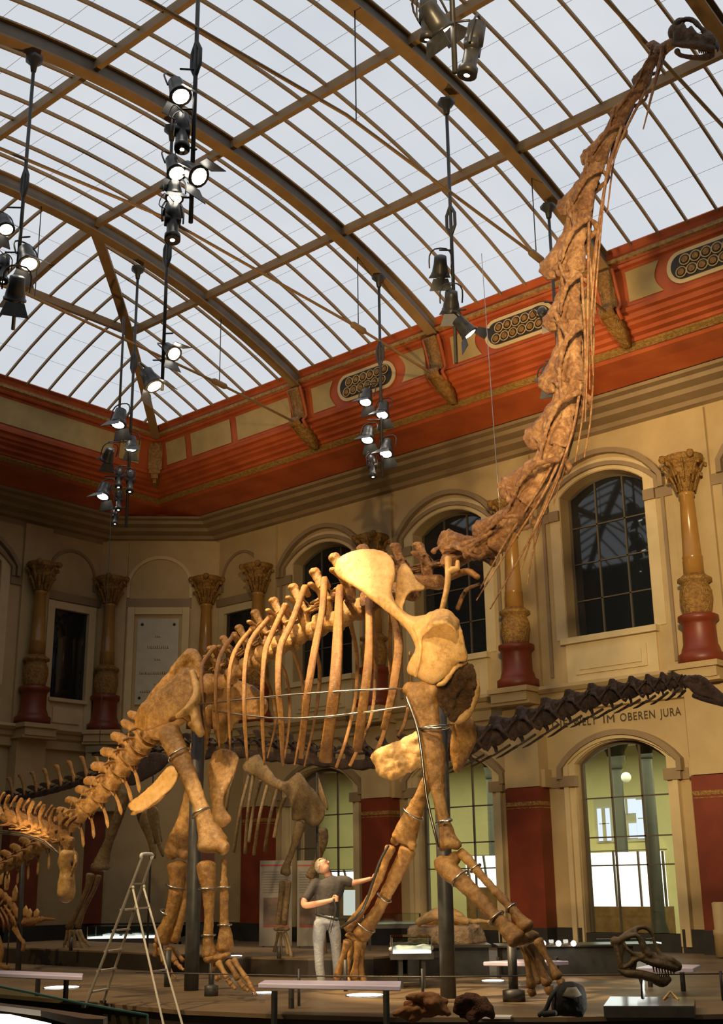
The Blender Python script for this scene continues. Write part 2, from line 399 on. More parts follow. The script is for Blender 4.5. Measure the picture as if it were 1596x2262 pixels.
def glassfill(m, F, ap, d):
    zb = ap[0][1]; vs = [F(ap[0][0], d, zb)]+[F(u, d, z) for u, z in ap[1:-1]]+[F(ap[-1][0], d, zb)]
    m.add(vs, [tuple(range(len(vs)))])
def zat(ap, u):
    for (a, za), (b, zb) in zip(ap[1:-2], ap[2:-1]):
        if a <= u <= b: return za+(zb-za)*(u-a)/max(b-a, 1e-6)
    return ap[1][1]
COLX = [-25.1, -20.65, -16.16, -11.47, -6.8, -2.2]
wallR = MB(); wallE = MB(); wallC = MB()
win_n = [0]
def window(F, cu, up_):
    win_n[0] += 1; k = win_n[0]
    if up_: hw, zs, rise, zb, d = 1.12, 10.33, .42, 6.85, .42
    else: hw, zs, rise, zb, d = 1.13, 3.98, .45, .36, .22
    ap = arcpath(cu, hw, zs, rise, zb)
    c0 = F(cu, d, zb)
    root = bpy.data.objects.new('window_%d' % k, None); COL.objects.link(root); root.location = c0; root['kind'] = 'structure'
    g = MB(); glassfill(g, F, ap, d); obj('pane', g, glassdark if up_ else clear, root, smooth=False)
    f = MB(); strip(f, F, ap, -.07, .02, d-.04, d+.05)
    for t in (-.333, .333):
        u = cu+hw*2*t*.5*1.0; fbox(f, F, u-.018, u+.018, d-.03, d+.02, zb, zat(ap, u))
    zz = ([zb+.95, zb+1.85, zb+2.75] if up_ else [zb+1.4+.0, zb+2.0, zb+2.85])
    for z in zz: fbox(f, F, cu-hw, cu+hw, d-.03, d+.02, z-.015, z+.015)
    obj('frame', f, winframe, root, smooth=False)
    # surround and hood
    s = MB()
    if up_:
        strip(s, F, arcpath(cu, hw, zs, rise, zb), .02, .30, -.02, .30)
        obj('surround', s, creaml, root, smooth=False); s = MB()
        strip(s, F, arcpath(cu, hw+.32, zs-.1, .62, zs-.35), .0, .10, -.10, .1)
        strip(s, F, arcpath(cu, hw+.45, zs-.08, .90, zs-.35), .0, .12, -.16, .1)
        obj('hood_moulding', s, creamd, root, smooth=False); s = MB()
        fbox(s, F, cu-hw-.12, cu+hw+.12, -.18, .4, zb-.14, zb)
        fbox(s, F, cu-hw-.05, cu+hw+.05, -.06, .3, 5.78, zb-.14)
        fbox(s, F, cu-hw+.2, cu+hw-.2, -.10, 0, 5.98, zb-.36)
        fbox(s, F, cu-hw+.32, cu+hw-.32, -.13, 0, 6.08, zb-.46)
        obj('sill', s, creaml, root, smooth=False)
    else:
        strip(s, F, arcpath(cu, hw, zs, rise, .12), .02, .16, -.06, .15)
        strip(s, F, arcpath(cu, hw+.16, zs, rise+.03, .12), .0, .12, -.12, .15)
        obj('surround', s, creaml, root, smooth=False); s = MB()
        strip(s, F, arcpath(cu, hw+.30, zs-.1, .66, zs-.32), .0, .12, -.18, .1)
        obj('hood_moulding', s, creamd, root, smooth=False)
        s = MB(); fbox(s, F, cu-hw, cu+hw, -.02, .3, 0, .36); obj('sill', s, blackplinth, root, smooth=False)
    return ap
lower_gap = MB(); bands = MB(); plinth = MB()
for i in range(len(COLX)-1):
    a, b = COLX[i], COLX[i+1]; cu = (a+b)/2
    ap = window(FR, cu, True); wallbay(wallR, FR, a, b, 5.75, 12.0, ap)
    ap2 = window(FR, cu, False); wallbay(wallR, FR, a, b, 0, 5.75, ap2, .30)
    for sg in (-1, 1):
        u0, u1 = (a, cu-1.45) if sg < 0 else (cu+1.45, b)
        fbox(bands, FR, u0, u1, -.05, .02, 9.75, 10.0)
        fbox(bands, FR, u0, u1, -.04, .02, 3.48, 3.72)
        fbox(bands, FR, cu+sg*1.28-.14, cu+sg*1.28+.14, -.09, .02, 9.75, 10.0)
        fbox(bands, FR, cu+sg*1.60-.04, cu+sg*1.60+.04, -.05, .02, 6.0, 9.75)
        fbox(bands, FR, cu+sg*1.30-.20, cu+sg*1.30+.20, -.15, .02, 3.48, 3.72)
        fbox(plinth, FR, u0 if sg < 0 else cu+1.2, cu-1.2 if sg < 0 else u1, -.08, .02, 0, .46)
fbox(wallR, FR, -27.35, COLX[0], 0, .4, 0, 12.0)
# small blind bay beside the chamfer, right wall and end wall alike
def small_bay(F, u0, u1, sg, wall):
    cu = (u0+u1)/2; win_n[0] += 1
    root = bpy.data.objects.new('window_%d' % win_n[0], None); COL.objects.link(root); root.location = F(cu, 0, 6.65); root['kind'] = 'structure'
    s = MB(); fbox(s, F, cu-.60, cu+.60, -.012, .0, 6.65, 9.25); obj('pane', s, glassdark, root, smooth=False)
    s = MB(); p = [(cu-.62, 5.8), (cu-.62, 9.27), (cu+.62, 9.27), (cu+.62, 5.8)]
    for q0, q1 in (((cu-.84, 5.8), (cu-.605, 9.47)), ((cu+.605, 5.8), (cu+.84, 9.47)), ((cu-.60, 9.252), (cu+.60, 9.465))):
        fbox(s, F, q0[0], q1[0], -.14, .0, q0[1], q1[1])
    obj('surround', s, creaml, root, smooth=False)
    s = MB(); fbox(s, F, cu-.66, cu+.66, -.20, 0, 6.55, 6.65); fbox(s, F, cu-.60, cu+.60, -.08, 0, 5.8, 6.55); fbox(s, F, cu-.46, cu+.46, -.12, 0, 5.95, 6.4)
    obj('sill', s, creaml, root, smooth=False)
    s = MB(); strip(s, F, arcpath(cu, .80, 10.45, .66, 9.98), -.04, .04, -.05, .02); obj('blind_arch', s, creamd, root, smooth=False)
    fbox(bands, F, u0, u1, -.05, .02, 9.53, 9.78)
fbox(wallE, FL, 19.35, 21.8, 0, .4, 0, 12.0)
small_bay(FL, 19.45, 21.8, 1, wallE); small_bay(FR, -27.3, COLX[0], 1, wallR)
# end wall: big bays
for cu in (17.1, 12.6, 8.1):
    ap = window(FL, cu, True); wallbay(wallE, FL, cu-2.25, cu+2.25, 5.75, 12.0, ap)
    fbox(wallE, FL, cu-2.25, cu+2.25, 0, .4, 0, 5.75)
    for sg in (-1, 1):
        u0, u1 = (cu-2.25, cu-1.45) if sg < 0 else (cu+1.45, cu+2.25)
        fbox(bands, FL, u0, u1, -.05, .02, 9.75, 10.0)
fbox(wallC, FC, 0, CL, 0, .4, 0, 12.0)
fbox(bands, FC, 0, CL, -.05, .02, 9.55, 9.83)
s = MB(); strip(s, FC, arcpath(CL/2, .95, 10.35, .78, 9.85), -.05, .05, -.06, .02); fbox(s, FC, CL/2-.93, CL/2-.72, -.12, 0, 5.8, 9.55); fbox(s, FC, CL/2+.72, CL/2+.93, -.12, 0, 5.8, 9.55); fbox(s, FC, CL/2-.715, CL/2+.715, -.118, 0, 9.33, 9.545)
struct('trim_2', s, creaml)
fbox(plinth, FR, -27.35, COLX[0], -.08, .02, 0, .46); fbox(plinth, FL, 5.8, 21.8, -.08, .02, 0, .46); fbox(plinth, FC, 0, CL, -.08, .02, 0, .46)
struct('wall_right', wallR, cream); struct('wall_end', wallE, cream); struct('wall_corner', wallC, cream)
struct('trim_3', bands, creamd); struct('baseboard_right', plinth, blackplinth)
# lower shop-like dark bays of the end wall and corner: red panels and dark fields
m = MB()
for u0, u1 in ((19.05, 19.95), (14.4, 15.3)): fbox(m, FL, u0, u1, -.20, .02, .46, 3.5)
for u in (0.05, CL-.05): fbox(m, FC, u-.35, u+.35, -.16, .02, .46, 3.5)
struct('trim_4', m, redcol)
# ledge between the storeys, chamfer followed
def chain(Y, X, c, z):
    pts = [V((6, Y, z)), V((X+c, Y, z))]
    pts += [V((X, Y-c, z)), V((X, 3, z))]; return pts
def loft(name, prof, mat, c0=None):
    m = MB(); vs = []; fs = []
    for (o, z, c) in prof: vs += chain(21+o, -26.5-o-.0, c, z)
    for i in range(len(prof)-1):
        for k in range(3): fs.append((4*i+k, 4*i+k+1, 4*i+5+k, 4*i+4+k))
    m.add(vs, fs); return struct(name, m, mat)
cw = 2.35
def LZ(o, z): return (o, z, max(0.0, cw-(3.25-o)*.586))
loft('trim_5', [LZ(3.3, 5.78), LZ(2.86, 5.78), LZ(2.82, 5.70), LZ(2.9, 5.62), LZ(2.96, 5.60), LZ(3.0, 5.48), LZ(3.08, 5.42), LZ(3.1, 5.2), LZ(3.25, 5.16), LZ(3.3, 5.16)], cream)
loft('trim_6', [LZ(2.08, 12.14), LZ(2.12, 12.08), LZ(2.3, 12.06), LZ(2.34, 11.97), LZ(2.62, 11.93), LZ(2.68, 11.84), LZ(3.0, 11.79), LZ(3.06, 11.70), LZ(3.22, 11.66), LZ(3.24, 11.52), LZ(3.3, 11.5)], creamd)
def SQ(o, z): return (o, z, 0.0)
loft('trim_7', [SQ(1.05, 12.43), SQ(1.12, 12.36), SQ(1.5, 12.30), (1.8, 12.22, .6), LZ(2.05, 12.15), LZ(2.10, 12.16)], redpaint)
loft('trim_8', [SQ(.86, 12.53), SQ(.84, 12.47), SQ(.98, 12.40), SQ(1.06, 12.45)], goldband)
loft('trim_9', [SQ(.24, 13.04), SQ(.18, 13.02), SQ(.2, 12.94), SQ(.30, 12.92), SQ(.34, 12.82), SQ(.44, 12.80), SQ(.46, 12.74), SQ(.62, 12.70), SQ(.64, 12.62), SQ(.78, 12.60), SQ(.80, 12.53), SQ(.87, 12.52)], redpaint)
loft('trim_10', [SQ(.10, 13.88), SQ(.16, 13.7), SQ(.21, 13.4), SQ(.25, 13.03)], redpaint)
loft('trim_11', [SQ(.01, 14.14), SQ(-.03, 14.12), SQ(-.03, 14.04), SQ(.02, 14.02)], goldband)
loft('trim_12', [SQ(.06, 14.46), SQ(-.02, 14.42), SQ(-.05, 14.34), SQ(.03, 14.28), SQ(.06, 14.20), SQ(0, 14.14)], redpaint)
loft('trim_13', [SQ(.02, 14.02), SQ(.04, 13.98), SQ(-.01, 13.94), SQ(.02, 13.89), SQ(.11, 13.87)], redpaint)
# frieze panels: face follows the cove
def fz(z): t = (13.88-z)/.85; return .10+.15*t**.7
def FZ(u, z, d=-.02): return V((u, 21+fz(z)+d, z))
def FZE(u, z, d=-.02): return V((-26.5-fz(z)-d, u, z))
def fpanel(m, F, u0, u1, z0=13.14, z1=13.80, cl=0, cr=0, d=-.025):
    # concave ends (cl, cr) where the grille medallion bites in
    L = []; Rr = []; n = 8
    for i in range(n+1):
        t = i/n; z = z0+(z1-z0)*t; b = math.sin(PI*t)
        L.append((u0-cl*b, z)); Rr.append((u1-cr*b, z))
    vs = [F(u, z, d) for u, z in L]+[F(u, z, d) for u, z in Rr]
    m.add(vs, [(i, i+1, n+2+i, n+1+i) for i in range(n)])
pan = MB()
gr_mid = []
for i in range(len(AX)-1):
    a, b = AX[i], AX[i+1]; c = (a+b)/2; gr_mid.append(c)
    fpanel(pan, FZ, a+.40, c-1.10, cr=.16); fpanel(pan, FZ, c+1.10, b-.40, cl=-.16)
fpanel(pan, FZ, -23.2, AX[0]-.40, cl=.0); fpanel(pan, FZ, -25.1, -23.45); fpanel(pan, FZ, -26.2, -25.35)
fpanel(pan, FZE, 12.0, 19.6); fpanel(pan, FZE, 19.85, 20.55); fpanel(pan, FZE, 4.8, 11.6)
struct('trim_14', pan, frieze)
def capsule(c, hl, r, n=10):
    P = []
    for i in range(n+1): a = -PI/2+PI*i/n; P.append((c+hl+r*math.cos(a), r*math.sin(a)))
    for i in range(n+1): a = PI/2+PI*i/n; P.append((c-hl+r*math.cos(a), r*math.sin(a)))
    return P
for k, c in enumerate(gr_mid[:3]):
    lab = ['pierced oval vent grille in the red frieze, above the cluster of lit lamps', 'pierced oval vent grille in the frieze, left of the long neck', 'pierced oval vent grille in the frieze at the right edge of the photo'][k]
    g = thing('vent_grille', FZ(c, 13.47, -.03), lab, 'vent grille', 'pierced vent grilles in the frieze')
    P = capsule(c, .62, .34); z0 = 13.47
    mm = MB(); mm.prism([FZ(u, z0+z, -.03) for u, z in P], (0, -.03, 0), (0, 0, 0)); obj('frame', mm, creaml, g, smooth=False)
    P2 = capsule(c, .60, .26); mm = MB(); mm.prism([FZ(u, z0+z, -.035) for u, z in P2], (0, -.04, 0), (0, 0, 0)); obj('opening', mm, blackplinth, g, smooth=False)
    for row in (0, 1):
        for j in range(6):
            mm = MB(); m3 = MB()
            u = c-.64+.235*j+(.12 if row else 0); z = z0+(.115 if row else -.115)
            ctr = FZ(u, z, -.09); pts = [ctr+V((math.cos(a)*.115, 0, math.sin(a)*.115)) for a in [2*PI*t/14 for t in range(15)]]
            mm.tube(pts, .014, 5, cap=0); m3.lathe(ctr, [(.075, 0), (.07, -.02), (.05, -.01), (.02, -.03)], 10, (0, 1, 0))
            rg = obj('ring', mm, cream, g); obj('rosette', m3, ochre, rg)
# corbels under the arches
def corbel(F, u, lab, wide=.17):
    g = thing('corbel', F(u, 13.3, -.1), lab, 'corbel', 'painted corbels under the roof arches')
    prof = [(13.84, .0, .30), (13.80, .02, .34), (13.70, .0, .28), (13.4, .04, .26), (13.1, .10, .28), (12.95, .05, .40), (12.8, .22, .42), (12.62, .40, .40), (12.48, .50, .30), (12.38, .52, .14)]
    mm = MB(); ms = MB()
    def ring(z, back, th):
        return back, th
    vs = []; fs = []
    for (z, bk, th) in prof:
        zc = max(z, 13.04); base = F(u, zc, 0); base.z = z
        out = -1
        for s_, q in ((-1, bk), (1, bk), (1, bk-th), (-1, bk-th)):
            wd = wide*(1 if z > 12.7 else max(.45, 1-(12.7-z)*2))
            p = F(u+s_*wd, zc, q+.0); p.z = z; vs.append(p)
    for i in range(len(prof)-1):
        for k in range(4): fs.append((4*i+k, 4*i+(k+1) % 4, 4*i+4+(k+1) % 4, 4*i+4+k))
    fs += [(0, 1, 2, 3), tuple(4*(len(prof)-1)+k for k in (3, 2, 1, 0))]
    mm.add(vs, fs); obj('bracket', mm, ochre, g)
    for s_ in (-1, 1):
        path = []
        for (z, bk, th) in prof[:7]:
            p = F(u+s_*(wide+.05), max(z, 13.04), bk-th*.75); p.z = z; path.append(p)
        ms.tube(path, .045, 6, sm=2)
    obj('side_roll', ms, redpaint, g)
    mv = MB(); c = F(u, 13.04, -.28); c.z = 12.95; mv.lathe(c-V((wide, 0, 0)), [(.10, 0), (.13, .02), (.13, wide*2-.02), (.10, wide*2)], 12, (1, 0, 0)); obj('volute', mv, ochre, g)
corbel(FZ, AX[0], 'gilded painted corbel under the farthest full roof arch'); corbel(FZ, AX[1], 'gilded painted corbel under the arch right of the lit lamp cluster')
corbel(FZ, AX[2], 'gilded painted corbel just right of the long skeleton neck'); corbel(FZ, AX[3], 'gilded painted corbel beyond the right frieze grille')
mm = MB()
cc = V((-26.62, 21.12, 0)); dd = V((1, -1, 0)).normalized(); sd_ = V((1, 1, 0)).normalized()
for z0, z1, wd, dp in ((13.04, 13.86, .2, .16), (12.9, 13.04, .16, .22), (12.75, 12.9, .1, .2), (12.62, 12.75, .05, .12)):
    mm.hexa([cc+V((0, 0, z0))+sd_*s*wd+dd*t for s, t in ((-1, -.4), (1, -.4), (1, dp), (-1, dp))]+[cc+V((0, 0, z1))+sd_*s*wd+dd*t for s, t in ((-1, -.4), (1, -.4), (1, dp), (-1, dp))])
struct('trim_15', mm, ochre)
# ---------------------------------------------------------------- columns and piers
def column(F, u, d, lab, u_red=True):
    root = thing('column', F(u, d, 5.78), lab, 'column', 'ornate columns of the upper storey')
    c = F(u, d, 0)
    def L(prof, n=20):
        b = MB(); b.lathe(c, [(r, z) for r, z in prof], n); return b
    obj('pedestal', L([(.50, 5.78), (.50, 5.98), (.42, 6.03), (.40, 6.12), (.36, 6.22), (.35, 6.62), (.37, 6.68), (.43, 6.72), (.43, 6.82), (.36, 6.85)], 22), redcol, root)
    obj('urn', L([(.30, 6.85), (.30, 6.92), (.32, 7.0), (.355, 7.2), (.345, 7.36), (.29, 7.5), (.28, 7.54), (.37, 7.58), (.37, 7.64), (.30, 7.68), (.24, 7.74)]), ochre, root)
    obj('shaft', L([(.22, 7.74), (.215, 8.1), (.225, 8.12), (.20, 8.18), (.155, 9.5), (.18, 9.52), (.18, 9.58), (.16, 9.6)]), M0(ochre), root)
    b = L([(.17, 9.6), (.18, 9.7), (.21, 9.85), (.28, 10.0), (.36, 10.12), (.30, 10.14), (.30, 10.2), (.42, 10.3), (.44, 10.42), (.38, 10.44)])
    for k in range(8):
        a = k*PI/4; q = V((math.cos(a), math.sin(a), 0)); q2 = V((math.cos(a+PI/8), math.sin(a+PI/8), 0))
        b.tube([c+q*.20+V((0, 0, 9.62)), c+q*.27+V((0, 0, 9.85)), c+q*.36+V((0, 0, 9.98)), c+q*.40+V((0, 0, 9.92))], [(.05, .02), (.085, .03), (.06, .03), (.025, .02)], 6, sm=2)
        b.tube([c+q2*.24+V((0, 0, 9.8)), c+q2*.33+V((0, 0, 10.1)), c+q2*.44+V((0, 0, 10.26)), c+q2*.47+V((0, 0, 10.18))], [(.05, .02), (.085, .03), (.06, .03), (.03, .02)], 6, sm=2)
    for a in (PI/4, 3*PI/4, 5*PI/4, 7*PI/4): b.ball(c+V((math.cos(a)*.47, math.sin(a)*.47, 10.37)), .10, 6)
    obj('capital', b, ochre, root)
ochre_shaft = M('ochre_glazed_shaft', (.40, .20, .045), (.33, .16, .034), 2, .25)
def M0(m): return ochre_shaft
labs = ['ornate ochre column left of the arched window over the ribs', 'ornate ochre column half hidden behind the shoulder blade', 'ornate ochre column on a red pedestal, just right of the neck base', 'ornate ochre column on a red pedestal near the right edge', 'ornate ochre column beyond the right edge', 'far right ornate ochre column']
for x, lab in zip(COLX[:4], labs): column(FR, x, -.36, lab)
column(FC, CL-.25, -.30, 'dim ochre column right of the marble plaque'); column(FC, .25, -.30, 'dim ochre column left of the marble plaque')
column(FL, 19.35, -.36, 'dim ochre column near the left edge, left of the dark small window'); column(FL, 14.85, -.36, 'dim ochre column beyond the left edge')
# piers behind and pedestals below the columns
m = MB(); r_ = MB(); gl = MB(); pl = MB()
def pier(F, u, low=True):
    fbox(m, F, u-.46, u+.46, -.10, .05, 5.78, 11.6)
    fbox(m, F, u-.56, u+.56, -.86, 0, 5.66, 5.78); fbox(m, F, u-.50, u+.50, -.80, 0, 5.45, 5.66); fbox(m, F, u-.54, u+.54, -.76, 0, 5.38, 5.45); fbox(m, F, u-.47, u+.47, -.40, 0, 3.52, 5.38)
    fbox(m, F, u-.56, u+.56, -.30, .02, 3.50, 3.9)
    if low:
        fbox(r_, F, u-.47, u+.47, -.42, 0, .46, 3.50); fbox(gl, F, u-.474, u+.474, -.425, 0, 3.10, 3.19); fbox(gl, F, u-.474, u+.474, -.425, 0, 3.04, 3.06)
        fbox(pl, F, u-.50, u+.50, -.46, 0, 0, .46)
for x in COLX: pier(FR, x)
pier(FL, 19.35); pier(FL, 14.85); pier(FC, CL-.25, False); pier(FC, .25, False)
struct('trim_16', m, cream); struct('trim_17', r_, redcol); struct('trim_18', gl, ochre); struct('trim_19', pl, blackplinth)
# lettering
def text(body, F, u, z, size, mat, name, d=-.03, flip=1, rot=(PI/2, 0, 0), parent=None, spacing=1.0, loc=None):
    c = bpy.data.curves.new('tmp', 'FONT'); c.body = body; c.size = size; c.extrude = .004; c.space_character = spacing
    o = bpy.data.objects.new('tmp', c); COL.objects.link(o); o.rotation_euler = rot
    o.location = loc if loc is not None else F(u, d, z)
    dg = bpy.context.evaluated_depsgraph_get(); dg.update()
    me = bpy.data.meshes.new_from_object(o.evaluated_get(dg)); me.materials.clear(); me.materials.append(mat)
    o2 = bpy.data.objects.new(name, me); COL.objects.link(o2); o2.rotation_euler = rot; o2.location = o.location
    w_ = o.dimensions.x; bpy.data.objects.remove(o)
    if parent: o2.parent = parent; o2.matrix_parent_inverse = Matrix.Translation(-parent.location)
    return o2
inkm = M('dark_lettering', (.07, .045, .02), rough=.6)
wl = thing('wall_lettering', FR(-13.9, -.03, 4.83), 'dark capital lettering DIE WELT IM OBEREN JURA painted over the right arch', 'lettering')
full = [('DIE', -15.52, .42), ('WELT', -14.94, .62), ('IM', -14.16, .28), ('OBEREN', -13.72, .86), ('JURA', -12.72, .50)]
for wd, u, wid in full:
    t = text(wd, FR, u, 4.83, .25, inkm, 'word', spacing=1.12, parent=wl); t.scale.x = wid/max(t.dimensions.x, .1)
# plaque
pq = thing('memorial_plaque', FC(CL/2, -.06, 8.0), 'pale marble memorial plaque with faded lettering between two dim columns', 'plaque')
mm = MB(); fbox(mm, FC, CL/2-.62, CL/2+.62, -.07, 0, 6.6, 9.2); obj('slab', mm, M('marble', (.50, .44, .32), (.43, .38, .28), 3, .4), pq, smooth=False)
mm = MB()
for u in (-.48, .48):
    for z in (9.02, 6.8): mm.ball(FC(CL/2+u, -.08, z), .045, 8)
obj('rosette_screw', mm, blackplinth, pq)
mm = MB(); random.seed(3)
for z, wd, h in ((8.62, .08, .07), (8.28, .30, .10), (7.92, .07, .06), (7.50, .50, .09), (7.18, .07, .06), (6.95, .46, .08)):
    u = -wd
    while u < wd: 
        lw = random.uniform(.025, .05); fbox(mm, FC, CL/2+u, CL/2+u+lw*.5, -.074, -.06, z, z+h*random.uniform(.7, 1)); fbox(mm, FC, CL/2+u, CL/2+u+lw, -.074, -.06, z, z+.02); u += lw+.02
obj('faded_lettering', mm, ochre, pq, smooth=False)
# ---------------------------------------------------------------- roof
roof = bpy.data.objects.new('ceiling', None); COL.objects.link(roof); roof.location = (-10, CX, 14.4); roof['kind'] = 'structure'
N = 16
def ys(n=24): return [21-16.5*i/n for i in range(n+1)]
m = MB()   # main vault glass
Y_ = ys(); vs = [V((x, y, zg(y))) for x in (AX[0], 8) for y in Y_]; n = len(Y_)
m.add(vs, [(i, i+1, n+i+1, n+i) for i in range(n-1)]); obj('vault_glass', m, skyglass, roof, smooth=False)
m = MB()   # hipped end
st = 10
for i in range(st):
    x0 = XE+HX*i/st; x1 = XE+HX*(i+1)/st; y0 = yhip(x0); y1 = yhip(x1); z0, z1 = zg(y0), zg(y1)
    m.add([V((x0, y0, z0)), V((x1, y1, z1)), V((x1, 25.5-y1, z1)), V((x0, 25.5-y0, z0))], [(0, 1, 2, 3)])
    # side triangles: strips from hip to arch 1
    for f in (lambda y: y, lambda y: 25.5-y):
        m.add([V((x0, f(y0), z0)), V((x1, f(y1), z1)), V((AX[0], f(y1), z1)), V((AX[0], f(y0), z0))], [(0, 1, 2, 3)])
obj('hip_glass', m, skyglass, roof, smooth=False)
def bpath(pts, w_, h_, off):
    b = MB(); vs = []; fs = []; N = len(pts)
    for i, p in enumerate(pts):
        a = pts[max(i-1, 0)]; c = pts[min(i+1, N-1)]; t = (c-a).normalized(); s_ = t.cross(V((0, 0, 1))).normalized(); u = s_.cross(t)
        if u.z < 0: u = -u
        for q in ((-w_/2, off-h_), (w_/2, off-h_), (w_/2, off), (-w_/2, off)): vs.append(p+s_*q[0]+u*q[1])
    fs = [(0, 1, 2, 3), (4*N-1, 4*N-2, 4*N-3, 4*N-4)]
    for i in range(N-1):
        for k in range(4): fs.append((4*i+k, 4*i+(k+1) % 4, 4*i+4+(k+1) % 4, 4*i+4+k))
    b.add(vs, fs); return b
def join(*bs):
    r = MB()
    for b in bs: r.add(b.v, b.f)
    return r
def arch(x):
    pts = [V((x, y, zg(y))) for y in [21.15-16.8*i/28 for i in range(29)]]
    a = obj('roof_arch', bpath(pts, .05, .36, -.03), beamw, roof, smooth=False)
    obj('lower_flange', bpath(pts, .26, .035, -.36), beamc, a, smooth=False); obj('upper_flange', bpath(pts, .22, .03, -.02), beamc, a, smooth=False)
    return a
for x in AX[:6]: arch(x)
PY = [17.8, 14.45, 11.05, 7.7]
for y in PY:
    x0 = XE+HX*(21-y)/HY if y > CX else XE+HX*(21-(25.5-y))/HY
    p = [V((x0, y, zg(y))), V((8, y, zg(y)))]
    o = obj('purlin', bpath(p, .11, .20, -.03), beamc, roof, smooth=False)
for sgn in (0, 1):
    pts = [V((XE+HX*i/12, (yhip(XE+HX*i/12) if not sgn else 25.5-yhip(XE+HX*i/12)), zg(yhip(XE+HX*i/12)))) for i in range(13)]
    pts[0] = pts[0]+(pts[0]-pts[1])*.25
    a = obj('hip_beam', bpath(pts, .06, .34, -.03), beamw, roof, smooth=False); obj('lower_flange', bpath(pts, .24, .035, -.34), beamc, a, smooth=False)
xb = XE+HX*(21-17.8)/HY
obj('purlin', bpath([V((xb, 17.8, zg(17.8))), V((xb, 7.7, zg(17.8)))], .11, .20, -.03), beamc, roof, smooth=False)
def zend(x): return zg(yhip(x))
for y in (14.45, 11.05):
    obj('hip_rafter', bpath([V((x, y, zend(x))) for x in [xb+(AX[0]-xb)*i/5 for i in range(6)]], .13, .26, -.03), beamc, roof, smooth=False)
def bar_y(x, y0, y1, n=12):
    pts = [V((x, y0+(y1-y0)*i/n, zg(y0+(y1-y0)*i/n))) for i in range(n+1)]
    obj('glazing_bar', bpath(pts, .045, .07, -.005), beamc, roof, smooth=False)
for i in range(5):
    for k in range(1, 7): bar_y(AX[i]+(AX[i+1]-AX[i])*k/7, 21, 4.5, 24)
for k in range(1, 9):
    x = AX[0]-.655*k
    if x > XE+.15:
        bar_y(x, 21, yhip(x), 8); bar_y(x, 4.5, 25.5-yhip(x), 8)
y = 20.5
while y > 4.9:
    ye = y if y > CX else 25.5-y
    xh = min(XE+HX*(21-ye)/HY, AX[0])
    if xh > XE+.2:
        pts = [V((XE+(xh-XE)*i/8, y, zend(XE+(xh-XE)*i/8))) for i in range(9)]
        obj('glazing_bar', bpath(pts, .045, .07, -.005), beamc, roof, smooth=False)
    y -= .655
m = MB()   # thin lap joints of the glass
yy = 20.1
joint = M('glass_joint', (.45, .45, .47), rough=.7)
while yy > 4.6:
    ye = yy if yy > CX else 25.5-yy
    x0 = max(XE+HX*(21-ye)/HY, XE) if ye > 14.45 else AX[0]
    m.bar(V((x0, yy, zg(yy)-.012)), V((6, yy, zg(yy)-.012)), .007, .004)
    yy -= .92
for k in range(1, 7):
    x = XE+.9*k; 
    if x < AX[0]: m.bar(V((x, yhip(x), zend(x)-.012)), V((x, 25.5-yhip(x), zend(x)-.012)), .007, .004)
obj('glass_joints', m, joint, roof, smooth=False)
# tie rods with turnbuckles and hangers
def tie(x, tb_px, end_px, lab, base_y=None):
    A0 = FZ(x, 12.95, -.25)
    z0 = 13.0
    g = thing('tie_rod', (x, 20.7, 13.0), lab, 'tie rod', 'steel tie rods across the hall')
    m = MB(); p0 = V((x, 20.95, 12.92)); top = V((x, CX, 13.55)); p1 = V((x, 4.6, 12.92))
    m.tube([p0, V((x, 18.2, 13.2)), top, V((x, 7.3, 13.2)), p1], .032, 7); obj('rod', m, beamc, g)
    for yq in (18.3, 7.2):
        m = MB(); c = V((x, yq, 13.19)); t = V((0, 1, -.1)).normalized(); m.tube([c-t*.25, c-t*.18, c+t*.18, c+t*.25], [.035, .075, .075, .035], 8); tb = obj('turnbuckle', m, beamc, g)
    for yq in (18.3, 13.0, 7.2):
        zt = zg(yq)-.4; zb_ = 13.22 if yq != 13.0 else 13.56
        m = MB(); m.tube([V((x, yq, zt)), V((x, yq, zb_))], .012, 5); obj('hanger_rod', m, blacksteel, g)
tie(AX[0], 0, 0, 'tie rod of the farthest full arch, low at left over the corner'); tie(AX[1], 0, 0, 'tie rod of the second full arch, ending left of the lit lamp cluster')
tie(AX[2], 0, 0, 'tie rod crossing the middle of the roof and passing the pole with dark lamps'); tie(AX[3], 0, 0, 'tie rod at upper right, passing close behind the raised skull')
# ---------------------------------------------------------------- side rooms behind the ground floor windows
green = M('yellow_green_wall', (.50, .46, .22), (.46, .42, .20), 1.5, .6)
m = MB(); fbox(m, FR, -34, 2, 7.6, 7.7, 0, 5.4); struct('wall_back', m, green)
m = MB(); fbox(m, FR, -34, 2, .45, 7.6, 5.3, 5.4)
for k in range(5): fbox(m, FR, -34, 2, 1.2+k*1.4, 1.4+k*1.4, 5.1, 5.3)
struct('ceiling_side', m, M('side_room_ceiling', (.62, .58, .38), rough=.6))
m = MB(); fbox(m, FR, -34, 2, .3, 7.6, -.05, 0.0); struct('floor_side', m, floorm)
m = MB(); fbox(m, FR, -34, 2, .31, .45, 4.6, 5.3)
